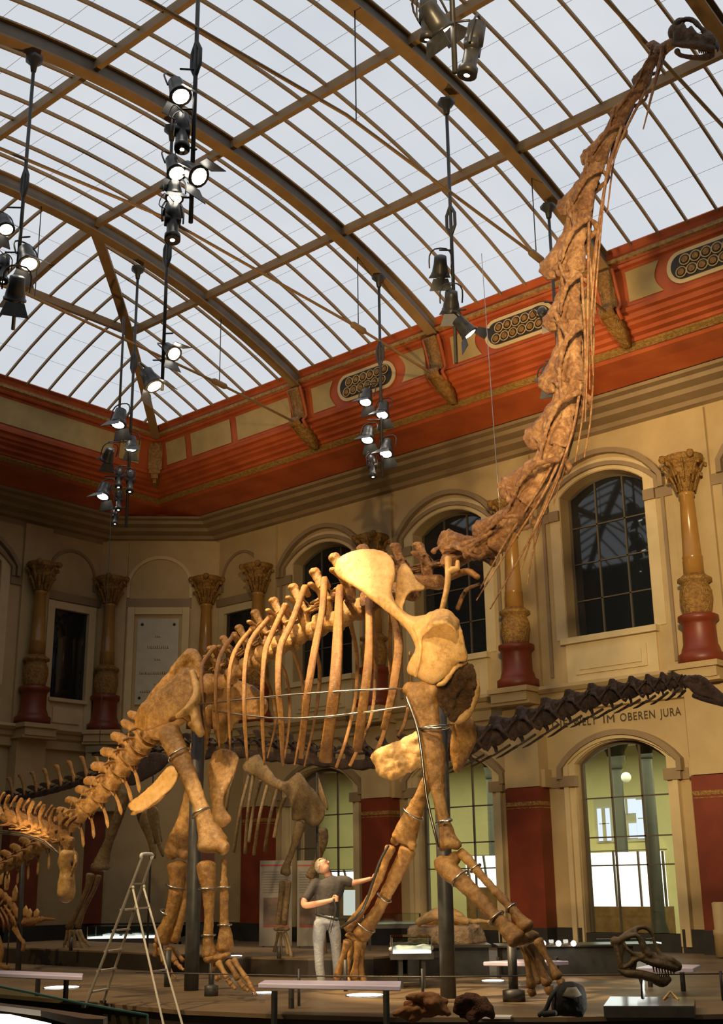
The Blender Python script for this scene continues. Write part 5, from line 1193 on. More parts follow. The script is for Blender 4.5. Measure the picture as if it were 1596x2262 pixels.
g7 = 'spotlights half hidden behind the neck'
p, D = pole('', AX[2], (1210, 455), None, (1212, 885), 'lamp pole running down behind the long neck')
lamps(p, D, [('f', 1204, 700, (-.1, .9, -.3), 'unlit round spotlight peeping out left of the neck before the grille', .8), ('f', 1206, 838, TL, 'lit wide spotlight peeping out left of the neck', .95)], g7)
g8 = 'spotlights at the top edge of the photo'
p, D = pole('', AX[3], (998, 2), None, (1010, 160), 'thick lamp pole entering from the top edge', 1)
lamps(p, D, [('f', 966, 55, (.1, .75, -.8), 'black spotlight with spread barn doors at the top edge', 1.0), ('p', 942, 50, (-.15, .15, -1), 'lit narrow spotlight left of the barn doors at the top edge', .85), ('p', 1040, 120, (-.2, -.1, -1), 'long narrow spotlight hanging right of the top pole', 1.15)], g8)
b = MB(); b.tube([YP(1063, 560, 15), YP(1110, 1230, 13.6)], .006, 4); tag(obj('suspension_wire', b, steel), 'thin steel wire hanging down to the base of the long neck', 'wire')
# ================================================================ Diplodocus platform, benches, posts, rails
darkrail = M('dark_rail', (.05, .04, .03), rough=.3)
m = MB(); pf = [(-24.5, 14.75), (-17.0, 14.76), (-15.4, 14.82), (-14.5, 15.0), (-14.0, 15.35), (-13.8, 15.8), (-13.8, 17.2), (-24.5, 17.2)]
m.prism([V((x, y, 0)) for x, y in pf], (0, 0, .27), (0, 0, .30)); pt = thing('exhibit_platform', (-18, 16.5, 0), 'long low dark-edged platform under the dark skeleton', 'platform')
obj('platform_top', m, floorm, pt, smooth=False)
m = MB(); m.prism([V((x, y, 0)) for x, y in pf], (0, 0, 0), (0, 0, .27)); obj('platform_side', m, darkwood, pt, smooth=False)
benchtop = M('painted_sheen_bench_top', (.75, .68, .90), rough=.25)  # reflected skylight painted in as a pale lavender base colour
def bench(corners, lab, legs, th=.055, leg_to=0, z=.36):
    c = sum((V(q) for q in corners), V((0, 0, 0)))/4; g = thing('bench', (c.x, c.y, leg_to), lab, 'bench', 'low benches with thin legs')
    m = MB(); m.prism([V((q[0], q[1], z)) for q in corners], (0, 0, -th), (0, 0, 0)); obj('seat', m, benchtop, g, smooth=False, bevel=.01)
    for (x, y, zb) in legs: m = MB(); m.box((x, y, (zb+z-th)/2), (.05, .05, z-th-zb)); obj('leg', m, blacksteel, g, smooth=False)
    return g
def zc(x, y, z): p = ZP(x, y, z); return (p.x, p.y, z)
bench([zc(570, 2172, .36), zc(884, 2178, .36), zc(886, 2167, .36), zc(583, 2165, .36)], 'bench with painted lavender sheen in front of the standing man', [ZP(606, 2177, .36)[:2]+(-.32,), ZP(852, 2177, .36)[:2]+(-.32,), ZP(643, 2228, 0)[:2]+(0,)])
bench([zc(-60, 2147, .36), zc(182, 2157, .36), zc(184, 2150, .36), zc(-60, 2141, .36)], 'bench with painted lavender sheen at lower left beside the ladder', [ZP(82, 2200, 0)[:2]+(0,), ZP(144, 2213, 0)[:2]+(0,)])
bench([zc(1066, 2118, .40), zc(1170, 2119, .40), zc(1255, 2116, .40), zc(1150, 2112, .40)], 'thin bench with painted lavender sheen behind the raised fore foot', [ZP(1102, 2160, 0)[:2]+(0,), ZP(1230, 2160, 0)[:2]+(0,)])
bench([zc(1400, 2131, .40), zc(1530, 2131, .40), zc(1545, 2124, .40), zc(1440, 2122, .40)], 'thin bench with painted lavender sheen behind the display skull', [ZP(1509, 2190, 0)[:2]+(0,), ZP(1436, 2180, 0)[:2]+(0,)])
m = MB(); m.tube([ZP(300, 2148, .35)*1, DP(700, 2156, 17.0), DP(932, 2158, 16.2), DP(1130, 2156, 16.0), DP(1596, 2151, 16.5)], .009, 5)
rl = thing('cable_barrier', DP(932, 2158, 16.2), 'thin dark cable barrier stretched in front of the skeletons', 'barrier'); obj('cable', m, darkrail, rl)
for x, yt in ((932, 2140), (660, 2140), (1590, 2145)):
    c = DP(x, yt, 16.2); m = MB(); m.lathe((c.x, c.y, 0), [(.018, 0), (.018, c.z)], 8); obj('post', m, blacksteel, rl)
upl = mat_emit('floor_uplight_glow', (1, .97, .86), 6)
for x, y, w_, lab in ((136, 2182, 78, 'round lit floor light under the left bench'), (584, 2194, 52, 'round lit floor light under the middle bench, left one'), (806, 2199, 84, 'round lit floor light under the middle bench, right one'), (518, 2112, 34, 'round lit floor light on the platform behind the hind foot'), (1088, 2167, 50, 'round lit floor light behind the thick front post')):
    z = .305 if y == 2112 else .005
    c = ZP(x, y, z); g = thing('floor_light', c, lab, 'floor light', 'round lights set in the floor'); r = rpx(c, w_)
    m = MB(); m.lathe(c, [(r*.97, 0), (r*.97, .01), (r*.9, .012)], 24); obj('lit_lens', m, upl, g)
    m = MB(); m.lathe(c, [(r*1.05, 0), (r*1.05, .008), (r*.97, .008)], 24); obj('rim', m, blacksteel, g)
    if z < .1: spot('uplight', c+V((0, 0, .08)), c+V((.3, .6, 4)), 60, 80, .5, WARM, .1)
# thick dark table with fossil block, showcases
def DF(x, y, D): return DP(x, y, D)
fw_, sd_v = FWH, rt0
def vbox(m, cx, cy, cz, w_, d_, h_):      # box aligned to hall axes, bottom centre given
    m.box((cx, cy, cz+h_/2), (w_, d_, h_))
def showcase(px0, px1, ytop, ybot, D, depth, lab, legz=0, contents=True, lit=True):
    a = DF(px0, ybot, D); b_ = DF(px1, ybot, D); zt = DF(px0, ytop, D).z; c = (a+b_)/2; e = (b_-a); e.z = 0; w_ = e.length; e.normalize(); n = V((-e.y, e.x, 0))
    R_ = Matrix((e, n, V((0, 0, 1)))).transposed()
    cc = V((c.x, c.y, a.z))+n*depth/2
    g = thing('showcase', (cc.x, cc.y, legz), lab, 'showcase', 'glass showcases of the hall')
    m = MB(); m.box(cc+V((0, 0, -.04)), (w_+.06, depth+.06, .08), R_); obj('table', m, blacksteel, g, smooth=False)
    m = MB(); m.box(cc+V((0, 0, .01)), (w_-.02, depth-.02, .02), R_); obj('lit_base', m, lightbox if lit else white, g, smooth=False)
    h = zt-a.z
    m = MB()
    for s in (-1, 1):
        m.box(cc+n*s*depth/2+V((0, 0, h/2)), (w_, .008, h), R_); m.box(cc+e*s*w_/2+V((0, 0, h/2)), (.008, depth, h), R_)
    m.box(cc+V((0, 0, h)), (w_, depth, .008), R_); obj('glass_box', m, clear, g, smooth=False)
    m = MB()
    for s in (-1, 1):
        for q in (-1, 1): m.box(cc+e*s*w_/2+n*q*depth/2+V((0, 0, h/2)), (.015, .015, h), R_)
    obj('edge', m, steel, g, smooth=False)
    for s in (-1, 1):
        for q in (-1, 1):
            m = MB(); p = cc+e*s*(w_/2-.12)+n*q*(depth/2-.1); hh = cc.z-.08-legz; m.box((p.x, p.y, legz+hh/2), (.06, .06, hh), R_); obj('leg', m, blacksteel, g, smooth=False)
    if contents:
        random.seed(int(px0)); m = MB()
        for k in range(6):
            p = cc+e*random.uniform(-.35, .35)*w_+n*random.uniform(-.3, .3)*depth+V((0, 0, .05)); m.tube([p-e*.12, p, p+e*.14], [.03, .05, .025], 7, jit=.3)
        tag(obj('small_fossils', m, white), 'pale small fossils inside the '+lab.replace('lit glass ', ''), 'fossil')
    return g, cc, e, n
showcase(866, 953, 2071, 2107, 18.5, .9, 'lit glass showcase on dark legs left of the thick front post')
showcase(192, 398, 2047, 2074, 28.6, .9, 'long lit glass showcase behind the ladder top', lit=True)
showcase(802, 930, 2020, 2042, 25.0, .8, 'unlit glass showcase behind the raised fore leg', contents=False, lit=False)
# dark counter
ct = thing('display_counter', DF(1300, 2110, 21.5), 'long dark counter with glass top below the arched window', 'counter')
def cbox(nm, x0, x1, y0, y1, D, dep, mt, root=None, off=0, base0=None):
    a = DF(x0, y1, D); b_ = DF(x1, y1, D); zt = DF((x0+x1)/2, y0, D).z; zb_ = DF((x0+x1)/2, y1, D).z if base0 is None else base0; e = b_-a; e.z = 0; w_ = e.length; e.normalize(); n = V((-e.y, e.x, 0))
    R_ = Matrix((e, n, V((0, 0, 1)))).transposed(); c = (a+b_)/2; m = MB(); m.box((c.x+n.x*dep/2, c.y+n.y*dep/2, (zt+zb_)/2), (w_, dep, zt-zb_), R_)
    return obj(nm, m, mt, root, smooth=False)
cbox('counter_body', 1110, 1400, 2091, 2128, 21.0, .8, blacksteel, ct, base0=.0); cbox('counter_top', 1100, 1460, 2087, 2091, 20.9, .9, darkrail, ct); cbox('glass_front', 1195, 1460, 2074, 2087, 21.2, .02, clear, ct); cbox('lit_strip', 1292, 1460, 2083, 2086, 21.4, .3, lightbox, ct)
for x in (1134, 1199, 1233, 1266):
    c = DF(x, 2084, 20.8); m = MB(); m.ball(c, .045, 8); tag(obj('small_lamp', m, lampwhite), {1134: 'small round lamp by the raised ankle', 1199: 'second small round lamp on the counter edge', 1233: 'third small round lamp on the counter edge', 1266: 'rightmost small round lamp on the counter edge'}[x], 'lamp', 'small lamps on the counter edge')
ft = thing('display_table', DF(990, 2100, 20.5), 'dark table carrying the fossil block behind the front post', 'table')
cbox('table_top', 862, 1085, 2088, 2094, 20.6, 1.2, darkrail, ft); cbox('table_body', 900, 1080, 2094, 2125, 20.8, .8, blacksteel, ft, base0=0.0)
rock = M('pale_fossil_rock', (.52, .36, .20), (.36, .22, .12), 7, .7, .9, bscale=20)
b = MB(); P0 = lambda x, y, d=0: DF(x, y, 20.9+d)
b.hexa([P0(898, 2086), P0(1040, 2088), P0(1078, 2082, .9), P0(905, 2080, .9), P0(900, 2050), P0(1035, 2046), P0(1062, 2040, .9), P0(915, 2044, .9)])
for k in range(7): random.seed(k); b.ball(P0(915+k*22, 2048, .3), .09, 7, (1.6, 1, .5))
bl = obj('fossil_block', b, rock, None, remesh=.04, disp=.07); tag(bl, 'big pale fossil rock block with a bone skeleton on top, on the dark table', 'fossil block')
b = MB(); random.seed(5)
b.tube([P0(925, 2042, .4), P0(950, 2030, .4), P0(985, 2022, .4), P0(1010, 2030, .4), P0(1030, 2040, .4)], [.08, .13, .15, .13, .07], 9, sm=3, jit=.25); b.tube([P0(1030, 2034, .5), P0(1088, 2036, .5)], [.05, .035], 7)
for k in range(9): x = 925+k*13; b.ball(P0(x, 2036-10*math.sin((x-925)/110*PI), .1), .07, 7)
tag(obj('fossil_bones', b, bone_light, None, remesh=.03, disp=.05), 'heap of cream fossil bones lying on the rock block', 'fossil')
# ---------------------------------------------------------------- display skull on its base
D0 = 12.6
def S(x, y, o=0): return DF(x, y, D0+o)
sk = thing('display_skull', S(1400, 2205), 'brown dinosaur skull cast with high arched nose on a lit base, lower right', 'skull')
b = MB()
for o in (-.11, .11):
    b.tube([S(1361, 2082, o), S(1375, 2070, o), S(1392, 2058, o*.8), S(1412, 2049, o*.4), S(1428, 2050, o*.3), S(1440, 2064, o*.3), S(1446, 2085, o*.4), S(1455, 2105, o*.5), S(1466, 2118, o*.6)], [.025, .028, .028, .025, .022, .02, .02, .025, .035], 8, sm=4)
    b.tube([S(1358, 2085, o), S(1380, 2072, o*1.1), S(1404, 2066, o*1.1), S(1414, 2080, o*1.1), S(1422, 2100, o*1.1), S(1432, 2112, o)], [.025, .022, .025, .025, .028, .03], 8, sm=3)
    b.tube([S(1360, 2090, o), S(1366, 2110, o*1.1), S(1370, 2135, o*1.1), S(1372, 2142, o)], [.03, .025, .03, .03], 8, sm=3)
    b.tube([S(1376, 2082, o*1.1), S(1386, 2098, o*1.2), S(1400, 2108, o*1.2), S(1416, 2115, o*1.1)], [.018, .016, .02, .03], 7, sm=3)
    b.tube([S(1372, 2138, o*1.1), S(1388, 2132, o*1.2), S(1402, 2120, o*1.2), S(1420, 2114, o*1.1)], [.025, .025, .03, .03], 7, sm=3)
    b.tube([S(1418, 2082, o*.7), S(1428, 2100, o*.8), S(1442, 2114, o*.8), S(1462, 2122, o*.7)], [.02, .02, .028, .035], 7, sm=3)
    b.tube([S(1412, 2116, o*1.1), S(1438, 2126, o), S(1466, 2132, o*.8), S(1490, 2138, o*.4)], [.03, .035, .04, .045], 8, sm=3)
    b.tube([S(1464, 2120, o*.6), S(1480, 2122, o*.5), S(1494, 2132, o*.3)], [.04, .045, .045], 8, sm=2)
for o in (-.10, .10):
    b.pillow([S(1440, 2110, o*.9), S(1462, 2112, o*.7), S(1484, 2122, o*.5), S(1494, 2136, o*.3), S(1468, 2140, o*.7), S(1436, 2130, o)], [S(1452, 2122, o*.8), S(1478, 2130, o*.6)], .05, FWH, .5, 3)
    b.pillow([S(1360, 2082, o), S(1372, 2074, o), S(1380, 2086, o*1.1), S(1376, 2110, o*1.1), S(1374, 2138, o*1.1), S(1366, 2132, o*1.1), S(1362, 2105, o*1.1)], [S(1368, 2090, o), S(1370, 2125, o)], .04, FWH, .5, 3)
    b.pillow([S(1408, 2064, o), S(1420, 2072, o*.9), S(1430, 2092, o*.9), S(1446, 2108, o*.9), S(1436, 2122, o), S(1420, 2112, o*1.1), S(1414, 2090, o*1.1)], [S(1416, 2075, o), S(1430, 2108, o)], .045, FWH, .5, 3)
    b.tube([S(1398, 2112, o*1.1), S(1400, 2125, o*1.1), S(1396, 2142, o)], [.035, .03, .03], 7, sm=2)
b.tube([S(1360, 2080, -.11), S(1358, 2080, .11)], .05, 7); b.tube([S(1400, 2060, -.09), S(1400, 2060, .09)], .035, 7); b.tube([S(1385, 2072, -.09), S(1385, 2072, .09)], .03, 7); b.tube([S(1494, 2134, -.04), S(1494, 2134, .05)], .05, 8)
obj('cranium', b, bone_mid, sk, remesh=.009, disp=.014)
b = MB()
for o in (-.11, .11): b.tube([S(1366, 2140, o*1.1), S(1382, 2150, o*1.1), S(1410, 2152, o), S(1440, 2160, o*.8), S(1462, 2170, o*.5), S(1478, 2162, o*.3)], [.02, .04, .045, .05, .05, .03], 8, sm=3)
obj('lower_jaw', b, bone_mid, sk, remesh=.013, disp=.008)
b = MB()
for i in range(8):
    for o in (-.08, .08): b.tube([S(1442+i*6.3, 2134+i*.8, o*(1-i*.09)), S(1444+i*6.3, 2147+i*.8, o*(1-i*.09))], [.011, .006], 5); b.tube([S(1440+i*5, 2158, o*(.8-i*.08)), S(1441+i*5, 2150, o*(.8-i*.08))], [.01, .005], 5)
obj('teeth', b, bone_light, sk)
b = MB(); b.tube([S(1418, 2148), S(1419, 2205)], .018, 8); b.tube([S(1408, 2150, .1), S(1425, 2200, .1)], .012, 8); obj('stand', b, blacksteel, sk)
q0, q1, q2, q3 = ZP(1332, 2222, .12), ZP(1532, 2222, .12), ZP(1534, 2203, .12), ZP(1347, 2201, .12)
sb = thing('skull_base', (q0+q1+q2+q3)/4*1.0, 'low flat black display base with bright reflection under the skull', 'display base'); sb.location.z = 0
b = MB(); b.prism([q0, q1, q2, q3], (0, 0, -.12), (0, 0, -.012)); obj('base_body', b, blacksteel, sb, smooth=False)
b = MB(); b.prism([q0, q1, q2, q3], (0, 0, -.012), (0, 0, 0)); obj('base_top', b, M('glossy_base_top', (.10, .095, .085), rough=.12), sb, smooth=False)
b = MB(); b.bar(ZP(1480, 2190, .15), ZP(1497, 2208, .125), .02); b.bar(ZP(1480, 2190, .15), ZP(1465, 2208, .125), .02); tag(obj('small_easel', b, bone_light), 'small angled stand on the skull base', 'stand')
spot('skull_base_lamp', S(1440, 2175, -.05)+V((0, 0, .0)), S(1380, 2212), 30, 120, .6, (1, .97, .9), .04)
spot('skull_light', (-4.5, 7.0, 6.0), S(1430, 2100), 260, 16, .5)
# ---------------------------------------------------------------- coats and backpack on the podium edge
def cloth_heap(nm, pts, mt, lab, cat, rad, seed, D):
    random.seed(seed); b = MB()
    for (x0, y0, x1, y1, r) in pts:
        p, q = DF(x0, y0, D+random.uniform(-.05, .1)), DF(x1, y1, D+random.uniform(-.05, .1)); md = (p+q)/2+V((0, 0, random.uniform(-.01, .05)))
        b.tube([p, md, q], [rpx(p, r*.95), rpx(md, r*1.3), rpx(q, r*.8)], 9, sm=3, jit=.25)
    o = obj(nm, b, mt, None, remesh=.018, disp=.05); return tag(o, lab, cat)
brownc = M('brown_coat_cloth', (.42, .18, .055), (.26, .10, .03), 5, .8, .4, bscale=18); darkc = M('dark_brown_fur', (.17, .07, .028), (.08, .034, .015), 14, .9, .8, bscale=60)
cloth_heap('coat', [(870, 2242, 925, 2228, 14), (895, 2222, 960, 2205, 20), (900, 2205, 985, 2212, 16), (905, 2250, 985, 2235, 22), (940, 2215, 990, 2240, 20), (870, 2240, 900, 2250, 10), (925, 2238, 975, 2215, 18)], brownc, 'crumpled brown cloth jacket lying on the podium edge left of the front post', 'jacket', 1, 4, 12.9)
cloth_heap('coat', [(1010, 2220, 1030, 2200, 22), (1030, 2198, 1045, 2262, 24), (1040, 2205, 1080, 2235, 30), (1055, 2230, 1088, 2245, 24), (1020, 2235, 1060, 2245, 26), (1005, 2225, 1012, 2240, 14), (1038, 2240, 1042, 2268, 18)], darkc, 'dark brown jacket draped over the podium edge right of the front post', 'jacket', 1, 9, 12.9)
bpk = thing('backpack', ZP(1245, 2243, 0), 'black backpack with pale front pocket standing on the podium edge below the fore foot', 'backpack'); b = MB(); Q = lambda x, y, o=0: DF(x, y, 12.7+o)
b.pillow([Q(1222, 2243), Q(1218, 2222), Q(1222, 2195), Q(1236, 2176), Q(1262, 2168), Q(1284, 2178), Q(1293, 2200), Q(1292, 2230), Q(1284, 2245)], [Q(1255, 2205)], .30, FWH, .5, 5); obj('bag_body', b, M('black_nylon', (.010, .009, .007), (.022, .019, .015), 6, .85, .3), bpk, remesh=.016, disp=.03)
b = MB(); b.pillow([Q(1240, 2200, -.13), Q(1252, 2182, -.12), Q(1272, 2180, -.12), Q(1284, 2198, -.13), Q(1262, 2206, -.16)], [Q(1262, 2193, -.13)], .06, FWH, .4, 3); obj('front_pocket', b, M('mesh_pocket', (.20, .17, .11), rough=.8), bpk)
b = MB(); b.tube([Q(1235, 2180), Q(1218, 2200, -.1), Q(1205, 2230, -.1), Q(1190, 2243, -.1)], .022, 7, sm=3); b.tube([Q(1200, 2240, -.1), Q(1225, 2238, -.2)], .03, 7); obj('strap', b, M('black_strap', (.03, .027, .022), rough=.7), bpk)
b = MB(); b.box(ZP(1062, 2246, .0)+V((.2, 0, .012)), (.35, .22, .02), Matrix.Rotation(.5, 3, 'Z')); tag(obj('folded_paper', b, white, smooth=False), 'white sheet of paper lying on the podium edge between jacket and backpack', 'paper')
# ---------------------------------------------------------------- step ladder
alu = M('aluminium', (.50, .45, .36), rough=.45, metal=.25)
lad = thing('step_ladder', ZP(205, 2222, 0), 'tall folding aluminium step ladder standing open at lower left', 'ladder')
f1, f2 = ZP(187, 2226, 0), ZP(227, 2217, 0); Dm = ((f1-CAM).dot(FWH)+(f2-CAM).dot(FWH))/2-.35
t1, t2 = DP(313, 1896, Dm), DP(335, 1896, Dm+.25); gA, gB = ZP(371, 2308, -.32), ZP(413, 2300, -.32); tA, tB = DP(294, 1966, Dm-.1), DP(318, 1964, Dm+.2)
for a, c in ((f1, t1), (f2, t2), (gA, tA), (gB, tB)):
    b = MB(); b.bar(a, c, .028, .06, upv=(c-a).cross(rt0)); obj('rail', b, alu, lad, smooth=False, bevel=.005)
    b = MB(); b.box(a+V((0, 0, .02)), (.05, .07, .04)); obj('rubber_foot', b, blacksteel, lad, smooth=False)
b = MB(); b.tube([t1-(t2-t1)*.05, t1+V((0, 0, .05)), t2+V((0, 0, .05)), t2], .022, 7, sm=3); obj('top_cap', b, white, lad)
b = MB(); b.tube([tA, tA+V((0, 0, .04)), t1.lerp(f1, .21)], .018, 6, sm=2); b.tube([tB, tB+V((0, 0, .04)), t2.lerp(f2, .21)], .018, 6, sm=2); obj('hinge', b, alu, lad)
for k in (.155, .33, .47, .61, .74, .88): b = MB(); p, q = t1.lerp(f1, k+.02), t2.lerp(f2, k+.02); b.bar(p, q, .07 if k > .2 else .03, .02, upv=(0, 0, 1)); obj('rung', b, alu, lad, smooth=False)
for k in (.13, .55): b = MB(); p, q = tA.lerp(gA, k), tB.lerp(gB, k); b.bar(p-(q-p)*(.9 if k < .2 else 0), q, .03, .02); obj('brace', b, alu, lad, smooth=False)
b = MB()
for p in (f1.lerp(t1, .55), tA.lerp(gA, .13), tA.lerp(gA, .55)): b.ball(p, .022, 7)
obj('red_clip', b, M('red_plastic', (.5, .06, .03), rough=.4), lad)
# ---------------------------------------------------------------- glass barrier at lower left
gb = thing('glass_display_barrier', DP(120, 2262, 8.0), 'curved glass display barrier with metal rail at the bottom left corner', 'display case')
def QQ(x, y, D=8.0): return DP(x, y, D)
def slab(nm, pts, th, mt, root, D=8.0):
    b = MB(); ps = [QQ(x, y, D+(dd if dd else 0)) for x, y, dd in pts]; b.prism(ps, FWH*0, FWH*th); return obj(nm, b, mt, root, smooth=False)
slab('glass_panel', [(-60, 2168, .3), (60, 2192, .2), (180, 2217, .1), (325, 2243, 0), (325, 2330, 0), (-60, 2330, .3)], .012, mat_clear('barrier_glass', (.80, .86, .78)), gb)
b = MB(); b.tube([QQ(-60, 2167, 8.3), QQ(60, 2191, 8.2), QQ(180, 2216, 8.1), QQ(325, 2242)], .008, 5); b.tube([QQ(325, 2242), QQ(325, 2330)], .008, 5); obj('glass_edge', b, M('green_glass_edge', (.25, .5, .3), rough=.2), gb)
b = MB(); b.prism([QQ(-80, 2212, 7.2), QQ(90, 2232, 7.2), QQ(185, 2250, 7.2), QQ(228, 2251, 7.4), QQ(228, 2285, 7.4), QQ(90, 2245, 7.2), QQ(-80, 2222, 7.2)], FWH*0, FWH*.12); obj('rail', b, M('bronze_rail', (.22, .17, .12), rough=.3, metal=.5), gb, smooth=False)
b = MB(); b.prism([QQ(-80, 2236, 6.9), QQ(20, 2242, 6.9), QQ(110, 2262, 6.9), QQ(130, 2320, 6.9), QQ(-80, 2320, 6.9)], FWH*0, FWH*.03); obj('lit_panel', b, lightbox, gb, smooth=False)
# ---------------------------------------------------------------- info panels behind the man
def infop(x0, x1, D, lab, px=None):
    g = thing('exhibit_signboard', V((DP((x0+x1)/2, 2110, D).x, DP((x0+x1)/2, 2110, D).y, 0)), lab, 'information panel', 'upright information panels')
    a, c = DP(x0, 1901, D), DP(x1, 1901, D); e = c-a; e.z = 0; w_ = e.length; e.normalize(); n = V((-e.y, e.x, 0)); zb_ = DP(x0, 2090, D).z; zt = a.z; h = zt-zb_
    R_ = Matrix((e, n, V((0, 0, 1)))).transposed(); o = a.copy(); o.z = zb_
    def bx(nm, u0, u1, v0, v1, d0, d1, mt): b = MB(); b.box(o+e*(u0+u1)/2*w_+n*(d0+d1)/2+V((0, 0, h*(v0+v1)/2)), ((u1-u0)*w_, d1-d0, (v1-v0)*h), R_); return obj(nm, b, mt, g, smooth=False)
    bx('panel_board', 0, 1, 0, 1, 0, .05, M('panel_grey', (.30, .26, .21), rough=.5)); rd = M('panel_red', (.45, .05, .03), rough=.5)
    bx('red_line', .02, .98, .935, .95, -.006, 0, rd); bx('picture', .12, .9, .24, .56, -.006, 0, M('panel_picture', (.05, .055, .045), (.22, .12, .08), 3, .5)); bx('red_line', .12, .9, .22, .235, -.008, 0, rd)
    for k in range(9): bx('text_line', .1, .1+(.75 if k % 4 else .5), .62+.03*k, .63+.03*k, -.005, 0, M0t)
    bx('stand', .1, .16, -.25, 0, .01, .04, blacksteel); bx('stand', .84, .9, -.25, 0, .01, .04, blacksteel)
M0t = M('panel_text_grey', (.22, .19, .15), rough=.6)
infop(574, 645, 26.0, 'white information panel with red line left of the standing man'); infop(656, 700, 25.6, 'white information panel half hidden behind the standing man')
# ---------------------------------------------------------------- the man
mp = ZP(708, 2184, 0); MD = (mp-CAM).dot(FWH)
man = thing('person', mp, 'man in dark T-shirt and light jeans looking up, hand resting on the fore leg', 'person')
def H(x, y, o=0): return DP(x, y, MD+o)
skin = M('skin', (.58, .30, .18), (.50, .24, .14), 6, .5); shirt = M('dark_grey_tshirt', (.045, .038, .035), (.06, .05, .045), 6, .8, .2); jeans = M('light_blue_jeans', (.50, .49, .48), (.40, .40, .41), 7, .8, .3, bscale=30)
vd = FWH
b = MB(); b.tube([H(722, 2030), H(721, 2005), H(723, 1980), H(728, 1958), H(728, 1944), H(727, 1936)], [(.165, .115), (.165, .12), (.20, .13), (.225, .13), (.17, .10), (.07, .065)], 14, upv=vd, sm=4, cap=.2)
b.tube([H(702, 1950), H(690, 1962, -.03), H(680, 1978, -.06), H(674, 1985, -.08)], [.09, .078, .072, .07], 10, sm=3); b.tube([H(750, 1946), H(764, 1946), H(774, 1951, .02)], [.085, .075, .07], 10, sm=3)
obj('shirt', b, shirt, man, remesh=.014)
b = MB(); b.tube([H(722, 2022), H(720, 2040)], [(.165, .12), (.175, .125)], 14, upv=vd, cap=.3)
b.tube([H(708, 2036), H(704, 2070), H(704, 2100), H(706, 2140), H(711, 2176)], [.105, .095, .075, .068, .06], 12, sm=4); b.tube([H(734, 2036, .03), H(740, 2068, .06), H(742, 2100, .10), H(744, 2140, .14), H(745, 2172, .18)], [.10, .09, .072, .062, .06], 12, sm=4)
obj('jeans', b, jeans, man, remesh=.014)
b = MB(); b.tube([H(722, 2024), H(721, 2028)], [(.175, .128), (.175, .128)], 14, upv=vd, cap=.1); obj('belt', b, lampcase, man)
for x, y, o in ((712, 2182, -.02), (748, 2178, .18)):
    b = MB(); c = H(x, y, o); c.z = .045; b.tube([c+V((-.05, .03, 0)), c+V((.05, -.03, 0)), c+V((.15, -.09, -.01))], [.05, .05, .035], 9, sm=2); obj('shoe', b, lampcase, man)
hb = MB()     # body: head, neck and arms with hands in one surface
hc = H(712, 1914); hu = V((-.35, .1, .85)).normalized()
hb.ball(hc, .098, 14, (.95, .95, 1.15)); fd = (rt0*.75-FWH*.35+V((0, 0, .55))).normalized()      # face looks up to the right
hb.ball(hc+fd*.035-hu*.05, .075, 12, (1, .9, 1)); hb.tube([H(728, 1944), H(722, 1930), H(716, 1920)], [.062, .056, .05], 10)
tr = hu.cross(fd).normalized()
hb.tube([hc+fd*.095+hu*.01, hc+fd*.125-hu*.015], [.014, .02], 7)                     # nose
hb.tube([hc+fd*.098-hu*.05-tr*.02, hc+fd*.098-hu*.05+tr*.02], .010, 6)          # lips
hb.ball(hc+fd*.07-hu*.085, .035, 8)
for s in (-1, 1): hb.ball(hc+tr*s*.092-hu*.01, .026, 8, (.5, 1, 1.3)); hb.ball(hc+fd*.085+tr*s*.035+hu*.03, .018, 7)
# left-of-picture arm, bent, fist before the belly
hb.tube([H(676, 1982, -.07), H(671, 1994, -.12), H(676, 2000, -.18), H(700, 1996, -.24), H(726, 1990, -.26), H(732, 1988, -.26)], [.055, .05, .048, .044, .034, .032], 10, sm=3)
pc = H(738, 1986, -.27); hb.ball(pc, .045, 9, (1, .7, .9))
for k in range(4):
    a = pc+V((0, 0, .035-.022*k))+rt0*.02; hb.tube([a, a+rt0*.035-FWH*.02, a+rt0*.03-FWH*.05, a-rt0*.005-FWH*.05], [.011, .011, .010, .009], 6, sm=2)
hb.tube([pc+V((0, 0, .03))-rt0*.02, pc+V((0, 0, .055))-FWH*.03, pc+V((0, 0, .05))+rt0*.03-FWH*.045], [.013, .012, .010], 6)
# other arm reaching to the bone
hb.tube([H(770, 1950, .01), H(782, 1950, .0), H(800, 1946, -.05), H(818, 1941, -.08)], [.052, .048, .038, .030], 10, sm=3)
ph = H(826, 1936, -.1); hb.ball(ph, .042, 9, (1, .5, 1))
for k in range(4):
    a = ph+V((0, 0, .035-.02*k)); hb.tube([a, a+rt0*.04+V((0, 0, .015)), a+rt0*.065+FWH*.015+V((0, 0, .01)), a+rt0*.075+FWH*.05], [.011, .010, .009, .008], 6, sm=2)
hb.tube([ph-V((0, 0, .02)), ph-V((0, 0, .05))+rt0*.02, ph-V((0, 0, .055))+rt0*.05+FWH*.01], [.013, .011, .009], 6)
obj('body', hb, skin, man, remesh=.0085)
b = MB(); b.ball(hc-fd*.018+hu*.018, .107, 14, (.98, .98, 1.12)); o = obj('hair', b, M('grey_fair_hair', (.42, .33, .22), (.3, .22, .14), 30, .8, .6, bscale=80), man, remesh=.012)
me = o.data; bm = bmesh.new(); bm.from_mesh(me); dv = [v for v in bm.verts if ((v.co+mp)-hc).dot(fd) > .035 and ((v.co+mp)-hc).dot(hu) < .085 or ((v.co+mp)-hc).dot(hu) < -.05 and ((v.co+mp)-hc).dot(fd) > -.03]; bmesh.ops.delete(bm, geom=dv, context='VERTS'); bm.to_mesh(me); bm.free()
b = MB()
